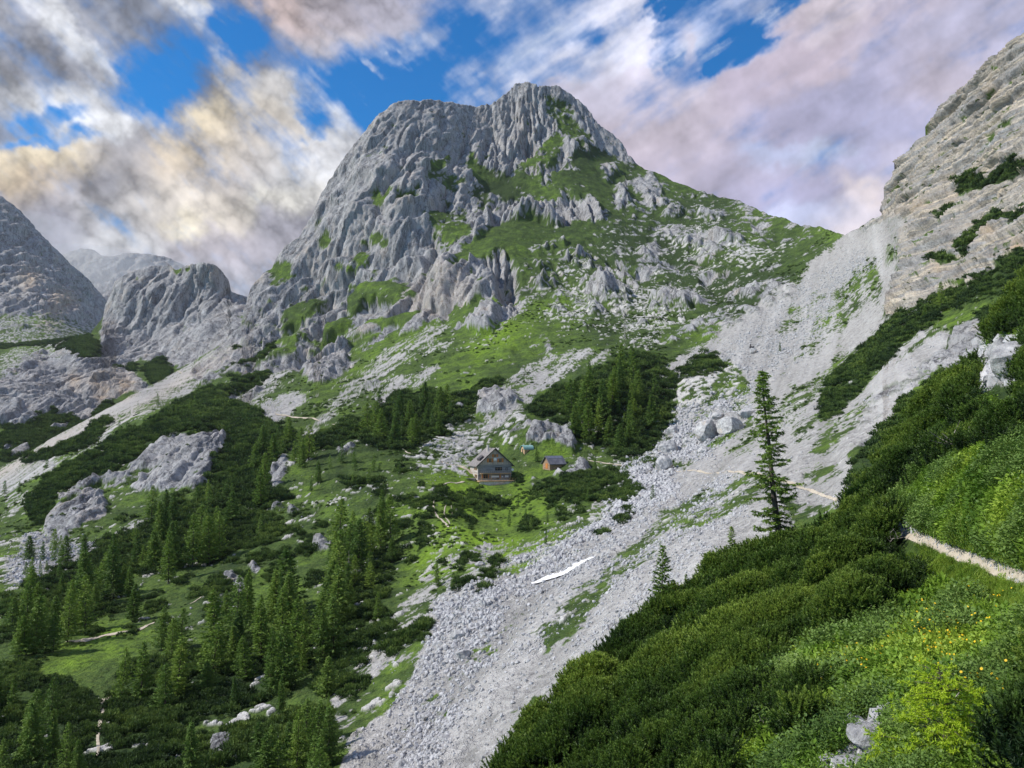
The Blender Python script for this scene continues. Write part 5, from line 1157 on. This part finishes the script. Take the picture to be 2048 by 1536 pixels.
# terrace
te = Box().box(-w2 - .4, w2 + 1.6, -3.4, -.05, .35, .6).obj('terrace', m_wood, hut)
tr2 = Box().box(-w2 - .3, w2 + 1.5, -3.4, -3.33, 1.35, 1.43).box(-w2 - .3, w2 + 1.5, -3.4, -3.35, .95, 1.0)
for k in range(14): tr2.box(-w2 - .3 + k * .97, -w2 - .2 + k * .97, -3.42, -3.34, .6, 1.35)
tr2.obj('railing', m_wood, te)
Box().box(-w2 - .2, w2 + 1.4, -3.2, -2.9, -1.8, .35).obj('terrace_wall', m_stonew, te)
Box().bar((-w2 + 1, -4.4, -1.6), (w2 - 3.5, -3.9, .2), .14).bar((w2 - 4.5, -4.4, -1.5), (-w2 + 3, -4.0, -.3), .12).obj('brace', m_wood, te)
# side windows
for yy in (1.6, 3.1, 4.6): window(yy, 3.9, 1.0, 1.05, axis=1); 
for yy in (1.6, 3.4): window(yy, 1.4, 1.2, .95, axis=1)
Box().box(-w2 - .12, -w2 - .01, .2, dp, 2.95, 3.1).obj('trim', m_gable, hut)
B_ = Box(); B_.prism([(math.cos(a) * .42, math.sin(a) * .42) for a in np.arange(12) * math.pi / 6], -.06, .06); di = B_.obj('satellite_dish', m_white, hut, loc=(w2 + .15, -.45, eh - 1.7))
# annex shed
ax_ = obj('annex_shed', None, loc=tuple(Matrix.Translation(hut.location) @ Matrix.Rotation(math.radians(17), 4, 'Z') @ Vector((-w2 - 2.6, .8, -1.0))), rot=(0, 0, math.radians(17)), label='low flat roofed shed with timber doors against the left end of the hut', cat='shed')
Box().box(-1.7, 1.9, 0, 3, 0, 2.1).obj('wall', m_stonew, ax_); Box().box(-2.0, 2.1, -.5, 3.2, 2.1, 2.28).obj('roof', m_roof, ax_)
for xx in (-1.0, .1): Box().box(xx - .45, xx + .45, -.08, -.01, .1, 1.9).obj('door', m_wood, ax_)
m_old = planks('aged_brown_boards', (.20,.14,.10), (.40,.28,.19), (1, 1, 5))
# outbuilding with dark roof
sp_ = on_bowl(1092, 936)
sh = obj('outbuilding', None, loc=(sp_[0], sp_[1] - 1.5, sp_[2] + .1), rot=(0, 0, math.radians(28)), label='small timber outbuilding with a dark sheet metal roof behind the ridge', cat='outbuilding')
k_ = sp_[1] / 255.; hw, l2, e2, r2 = 2.3 * k_, 5.6 * k_, 1.9 * k_, 4.0 * k_
# ridge runs left-right (local x), gable at the left end
def rot_prism(B, prof, x0, x1):      # profile in (y,z), extruded along x
    n = len(prof); return B.add([(x0, y, z) for y, z in prof] + [(x1, y, z) for y, z in prof], [tuple(range(n)), tuple(range(2 * n - 1, n - 1, -1))] + [(i, i + n, (i + 1) % n + n, (i + 1) % n) for i in range(n)])
rot_prism(Box(), [(-hw, -1.2), (hw, -1.2), (hw, e2), (0, r2), (-hw, e2)], 0, l2).obj('wall', m_old, sh)
p2 = (r2 - e2) / hw
rb = Box(); rot_prism(rb, [(.0, r2 + .02), (-(hw + .6), e2 - p2 * .6 + .02), (-(hw + .6), e2 - p2 * .6 + .2), (0, r2 + .2)], -.5, l2 + .5); rot_prism(rb, [(0, r2 + .02), (0, r2 + .2), (hw + .6, e2 - p2 * .6 + .2), (hw + .6, e2 - p2 * .6 + .02)], -.5, l2 + .5)
rr_ = rb.obj('roof', m_slate, sh)
pv = Box(); 
for k in range(4): rot_prism(pv, [(-.15, r2 - .15 * p2 + .23), (-1.0, r2 - 1.0 * p2 + .23), (-1.0, r2 - p2 + .29), (-.15, r2 - .15 * p2 + .29)], .1 + k * l2 / 4, l2 / 4 - .05 + k * l2 / 4)
pv.obj('solar_panel', m_lglass, rr_)
Box().box(-.07, -.01, -.9, .4, .1, 1.7).obj('door', m_orange, sh)
# arched teal hut
tp_ = on_bowl(1046, 906)
th_ = obj('arched_hut', None, loc=(tp_[0], tp_[1], tp_[2] - .2), rot=(0, 0, math.radians(24)), label='tiny wooden hut with a rounded teal roof below the pale outcrop', cat='hut')
ar = [(-1.5 * math.cos(t), 1.3 + 1.35 * math.sin(t)) for t in np.linspace(0, math.pi, 11)]
rot_prism(Box(), [(-1.45, -.8), (1.45, -.8)] + [(-y * .96, 1.3 + (z - 1.3) * .95) for y, z in ar][::1], 0, 3.2).obj('wall', m_wood, th_)
ar2 = [(-y * 1.13, 1.3 + (z - 1.3) * 1.12) for y, z in ar]
rot_prism(Box(), [(-y * 1.03, 1.3 + (z - 1.3) * 1.02) for y, z in ar] + ar2[::-1], -.4, 3.6).obj('roof', m_teal, th_)
Box().box(-.06, -.01, -.35, .35, .0, 1.5).obj('door', m_blackw, th_)

# ------------------------------------------------------------------ boulders
def boulder(name, Ly, u, v, wpx, hpx, label, seed, group=None, cat='boulder', sink=.25, sub=4):
    import bmesh
    p = Ly.at(u, v)[0][0]; s = p[1] / F
    bm = bmesh.new(); bmesh.ops.create_icosphere(bm, subdivisions=sub, radius=1); r = np.random.default_rng(seed)
    co = np.array([q.co for q in bm.verts]); pl = [(unit(r.normal(size=3)), r.uniform(.6, .9)) for _ in range(12)]
    for nrm, dd in pl:
        e = np.clip(co @ nrm - dd, 0, None); co = co - e[:, None] * nrm * .95
    co = co * (1 + .10 * fbm(co[:, 0] * 2 + seed, co[:, 1] * 2, co[:, 2] * 2, 4)[:, None]) + unit(co) * (-.05 * np.sqrt(np.abs(perlin(co[:, 0] * 2.2 + seed, co[:, 1] * 2.2, co[:, 2] * 2.2))))[:, None]
    co = co * [wpx * s / 1.6, wpx * s / 1.8, hpx * s / 1.6]; co[:, 2] += hpx * s * (.5 - sink)
    for q, c in zip(bm.verts, co): q.co = c
    me = bpy.data.meshes.new(name); bm.to_mesh(me); bm.free(); me.materials.append(m_bould)
    o = obj(name, me, None, loc=tuple(p), label=label, cat=cat, group=group, rot=(0, 0, r.uniform(0, 1)))
    return o
for i, (u, v, w_, h_, lab) in enumerate([(1420,882,44,40,'large rounded grey boulder at the left end of the boulder heap'), (1462,866,50,34,'wide brown stained boulder in the middle of the boulder heap'), (1494,836,34,24,'boulder topping the upper right end of the boulder heap'), (1440,846,30,16,'flat slab lying on the boulder heap'),
                         (1338,905,38,28,'pale boulder with a flat top above the debris field'), (1328,940,34,34,'sharp white boulder with a slanted face beside the scree'), (1378,886,22,18,'small pale boulder between the flat topped one and the heap'), (1408,905,24,16,'low boulder in front of the large rounded one'), (1343,946,16,12,'small boulder leaning against the sharp white one'),
                         (1505,704,14,12,'small grey boulder alone in the upper scree'), (925,1310,26,20,'pale boulder in the middle of the white rubble gully'), (914,1275,20,16,'boulder in the upper part of the rubble gully'), (940,1375,20,14,'boulder lower down the rubble gully'), (800,1530,24,16,'boulder at the bottom edge of the gully'), (890,1485,24,14,'flat boulder near the bottom of the gully'),
                         (1170,1310,12,9,'single round stone on the smooth scree slope'), (1060,1148,16,10,'grey boulder just left of the snow strip'), (960,1130,18,10,'pale boulder at the edge of the bright meadow'), (848,1428,22,14,'pale stone near the bottom trees of the gully'), (1345,868,26,16,'upright grey block above the debris field')]):
    boulder('boulder', bowl, u, v, w_, h_, lab, 300 + i)
for i, (u, v, w_, h_, lab) in enumerate([(2042,752,74,72,'huge smooth grey boulder at the right edge above the trail'), (1960,790,60,26,'pale broken outcrop under the huge boulder'), (1655,1375,16,18,'white stone standing in the near herbs'), (1641,1411,18,12,'flat white stone below the standing one'), (1655,1530,46,30,'smooth pale rock at the bottom edge of the picture'), (1735,1490,90,46,'broad pale slab broken into plates at the lower right'), (1790,1448,60,34,'pale slab above the broad one, behind the young larch'), (1700,1528,60,26,'low pale slab beneath the broad broken one'), (1880,905,40,22,'pale rock in the green patch above the trail'), (2010,880,50,24,'flat pale rock among the scrub near the right edge'), (1925,985,26,14,'small pale stone in the bright herbs just above the trail'), (2000,775,40,34,'rounded pale rock left of the huge boulder'), (1990,720,44,60,'upright grey rock in the scrub below the cliff')]):
    boulder('rock', near, u, v, w_, h_, lab, 340 + i, cat='rock')
# dark stump on the small boulder in the scree
p = on_bowl(1504, 700); s = p[1] / F
B = Buf(); B.tube([[-4 * s, 0, 6 * s], [-3.5 * s, 0, 10 * s], [-3 * s, 0, 15 * s]], [1.6 * s, 1.2 * s, .7 * s], 6); B.tube([[-4 * s, 0, 8 * s], [0, 0, 8.6 * s], [3.4 * s, 0, 8 * s]], [1.7 * s, 1.5 * s, 1.3 * s], 6); B.tube([[3 * s, 0, 7.5 * s], [3.4 * s, 0, 11 * s]], [1.2 * s, .7 * s], 6)
obj('driftwood', B.mesh('driftwood', m_fascia), loc=tuple(p), label='black charred branch lying on the small boulder in the upper scree', cat='branch')

# ------------------------------------------------------------------ paths and snow (laid on the ground)
def ribbon(name, Ly, pts, wpx, mat, lift=.12, wob=.25, **kw):
    pts = np.array(pts, float); seg = np.concatenate([[0], np.cumsum(np.linalg.norm(np.diff(pts, axis=0), axis=1))]); n = max(8, int(seg[-1] / 2.5))
    s = np.linspace(0, seg[-1], n); u = np.interp(s, seg, pts[:, 0]); v = np.interp(s, seg, pts[:, 1]); w_ = np.interp(s, seg, wpx if not np.isscalar(wpx) else np.full(len(pts), wpx))
    for a in (u, v): a[1:-1] += np.convolve(rng.normal(size=n), np.ones(5) / 5, 'same')[1:-1] * wob * 2
    du = np.gradient(u); dv = np.gradient(v); l = np.hypot(du, dv); nu, nv_ = -dv / l, du / l
    w_ = w_ * (1 + wob * np.convolve(rng.normal(size=n), np.ones(3) / 3, 'same')); w_[0] *= .2; w_[-1] *= .2
    rows = []
    for k in (-.5, 0, .5):
        P, Nn = Ly.at(u + nu * w_ * k, v + nv_ * w_ * k); P = P + Nn * lift * (1. if k == 0 else .6); P[:, 2] += lift * .4; rows.append(P)
    me = np_mesh(name, np.stack(rows, 0).reshape(-1, 3), grid_faces(3, n)); return obj(name, me, mat, **kw)
m_trail = (lambda n: n.out(n.mix(n.rng(n.noise(n.pos(), 1.2, 6, .7), .35, .65), (.36,.31,.24), (.56,.50,.41)), .95, n.bump(n.noise(n.pos(), 4, 5, .7), .5, .1), .1))(NT('trodden_earth'))
m_snow = (lambda n: n.out(n.mix(n.rng(n.noise(n.pos(), .6, 6, .7), .55, .75), (.80,.80,.82), (.52,.51,.50)), .7, n.bump(n.noise(n.pos(), 2, 4, .6), .3, .1), .3))(NT('old_snow'))
for pts, wd in [([(1700,1008),(1660,995),(1620,980),(1590,968),(1545,955),(1500,946),(1440,945),(1380,943),(1330,945)], [7,6,6,6,5,4,2.5,2,1]), ([(550,828),(580,832),(610,836),(640,842)], [2,3,3,2]), ([(665,850),(690,854),(700,856)], 2), ([(720,880),(760,888),(800,898),(825,911)], 2), ([(880,925),(905,932),(925,940),(945,950)], 2.5), ([(930,962),(905,965),(885,975),(870,985)], 2.5),
                ([(868,1000),(866,1015),(872,1030),(885,1045),(898,1052)], 2.6), ([(893,1010),(888,1025),(892,1040),(900,1048)], 2.4), ([(902,1013),(905,1025),(903,1038)], 2.), ([(1170,922),(1210,925),(1250,932)], 1.6), ([(205,1395),(203,1410),(206,1425),(200,1445),(198,1462),(195,1480),(197,1500),(193,1515)], [5,7,6,7,7,7,6,4]), ([(222,1390),(212,1396),(205,1400)], 4),
                ([(130,1285),(180,1280),(240,1270),(280,1264),(310,1250)], [2,3,3.5,3,2]), ([(270,742),(300,732),(350,737),(365,748)], 2), ([(380,1210),(430,1180),(470,1165)], 1.5)]:
    ribbon('path', bowl, pts, wd, m_trail, lift=.0006 * on_bowl(*pts[0])[1], kind='structure')
ribbon('snow_patch', bowl, [(1062,1168),(1085,1160),(1110,1150),(1140,1138),(1165,1127),(1192,1118)], [3,7,10,10,6,2], m_snow, lift=.2, wob=.08, label='thin white strip of old snow at the edge of the gully', cat='snow patch')
ribbon('path', near, [(2150,1190),(2048,1156),(1990,1139),(1940,1119),(1900,1106),(1860,1084),(1820,1072),(1785,1061),(1768,1056)], [36,30,26,24,22,20,17,12,6], m_trail, lift=.03, wob=.12, kind='structure')
# broken branches in the near growth
def deadwood(Ly, u, v, wpx, seed, label, up=.35, k=9):
    p = Ly.at(u, v)[0][0]; s = p[1] / F * wpx; r = np.random.default_rng(seed); B = Buf()
    for _ in range(k):
        a = np.array([r.normal() * .25, r.normal() * .2, .2]) * s; d = unit(np.array([r.normal(), r.normal() * .5, abs(r.normal()) * up])) * s * r.uniform(.3, .7); m = a + d * .5 + r.normal(size=3) * s * .07
        B.tube([a, m, a + d], [s * .022, s * .014, s * .004], 5)
    obj('dead_branches', B.mesh('dead_branches', m_dead), loc=(p[0], p[1], p[2] + .45), label=label, cat='dead branches')
deadwood(near, 1925, 925, 70, 1, 'tangle of bare grey branches in the scrub above the trail', .4, 16)
deadwood(near, 1490, 1160, 40, 2, 'short weathered log poking from the dwarf pine below the tall larch', .2, 3)
deadwood(near, 1815, 1310, 22, 3, 'crooked grey stick arching over the herbs', .6, 3)
deadwood(near, 1535, 1450, 44, 4, 'spiky bare shrub at the edge of the dwarf pine', .9, 14)
deadwood(near, 1530, 1500, 30, 5, 'pale broken branch below the spiky bare shrub', .6, 4)
deadwood(near, 1890, 1490, 60, 6, 'bare twigs beside the lime green young larch', .9, 10)
deadwood(near, 1800, 1110, 40, 7, 'reddish dry branches just below the trail', .3, 9)

# ------------------------------------------------------------------ air
hz = NT('mountain_air'); vp = hz.t.nodes.new('ShaderNodeVolumePrincipled'); vp.inputs['Color'].default_value = (.80, .82, .90, 1); vp.inputs['Density'].default_value = 3e-5; vp.inputs['Anisotropy'].default_value = .2
oo = hz.t.nodes.new('ShaderNodeOutputMaterial'); hz.t.links.new(vp.outputs[0], oo.inputs['Volume'])
if HAZE if 'HAZE' in globals() else True:
    hb = Box().box(-3600, 3600, -900, 5200, -192, 1150).obj('haze', hz.m, None, kind='stuff')
mz = NT('cloud_mist'); vp = mz.t.nodes.new('ShaderNodeVolumePrincipled'); vp.inputs['Color'].default_value = (.97, .97, .99, 1); vp.inputs['Density'].default_value = .0016
oo = mz.t.nodes.new('ShaderNodeOutputMaterial'); mz.t.links.new(vp.outputs[0], oo.inputs['Volume'])
import bmesh
bm = bmesh.new()
for (u, v, d_, a, b, c) in [(160, 540, 3500, 420, 260, 110), (300, 560, 3700, 380, 260, 90), (40, 470, 2950, 260, 160, 90)]:
    rx_, rz_ = ray(u, v); bmesh.ops.create_icosphere(bm, subdivisions=3, radius=1, matrix=Matrix.Translation((rx_ * d_, d_, rz_ * d_)) @ Matrix.Diagonal((a, b, c, 1)))
me = bpy.data.meshes.new('low_cloud_mist'); bm.to_mesh(me); bm.free(); me.materials.append(mz.m)
obj('low_cloud_mist', me, kind='stuff')
print('done', round(time.time() - T0, 1))
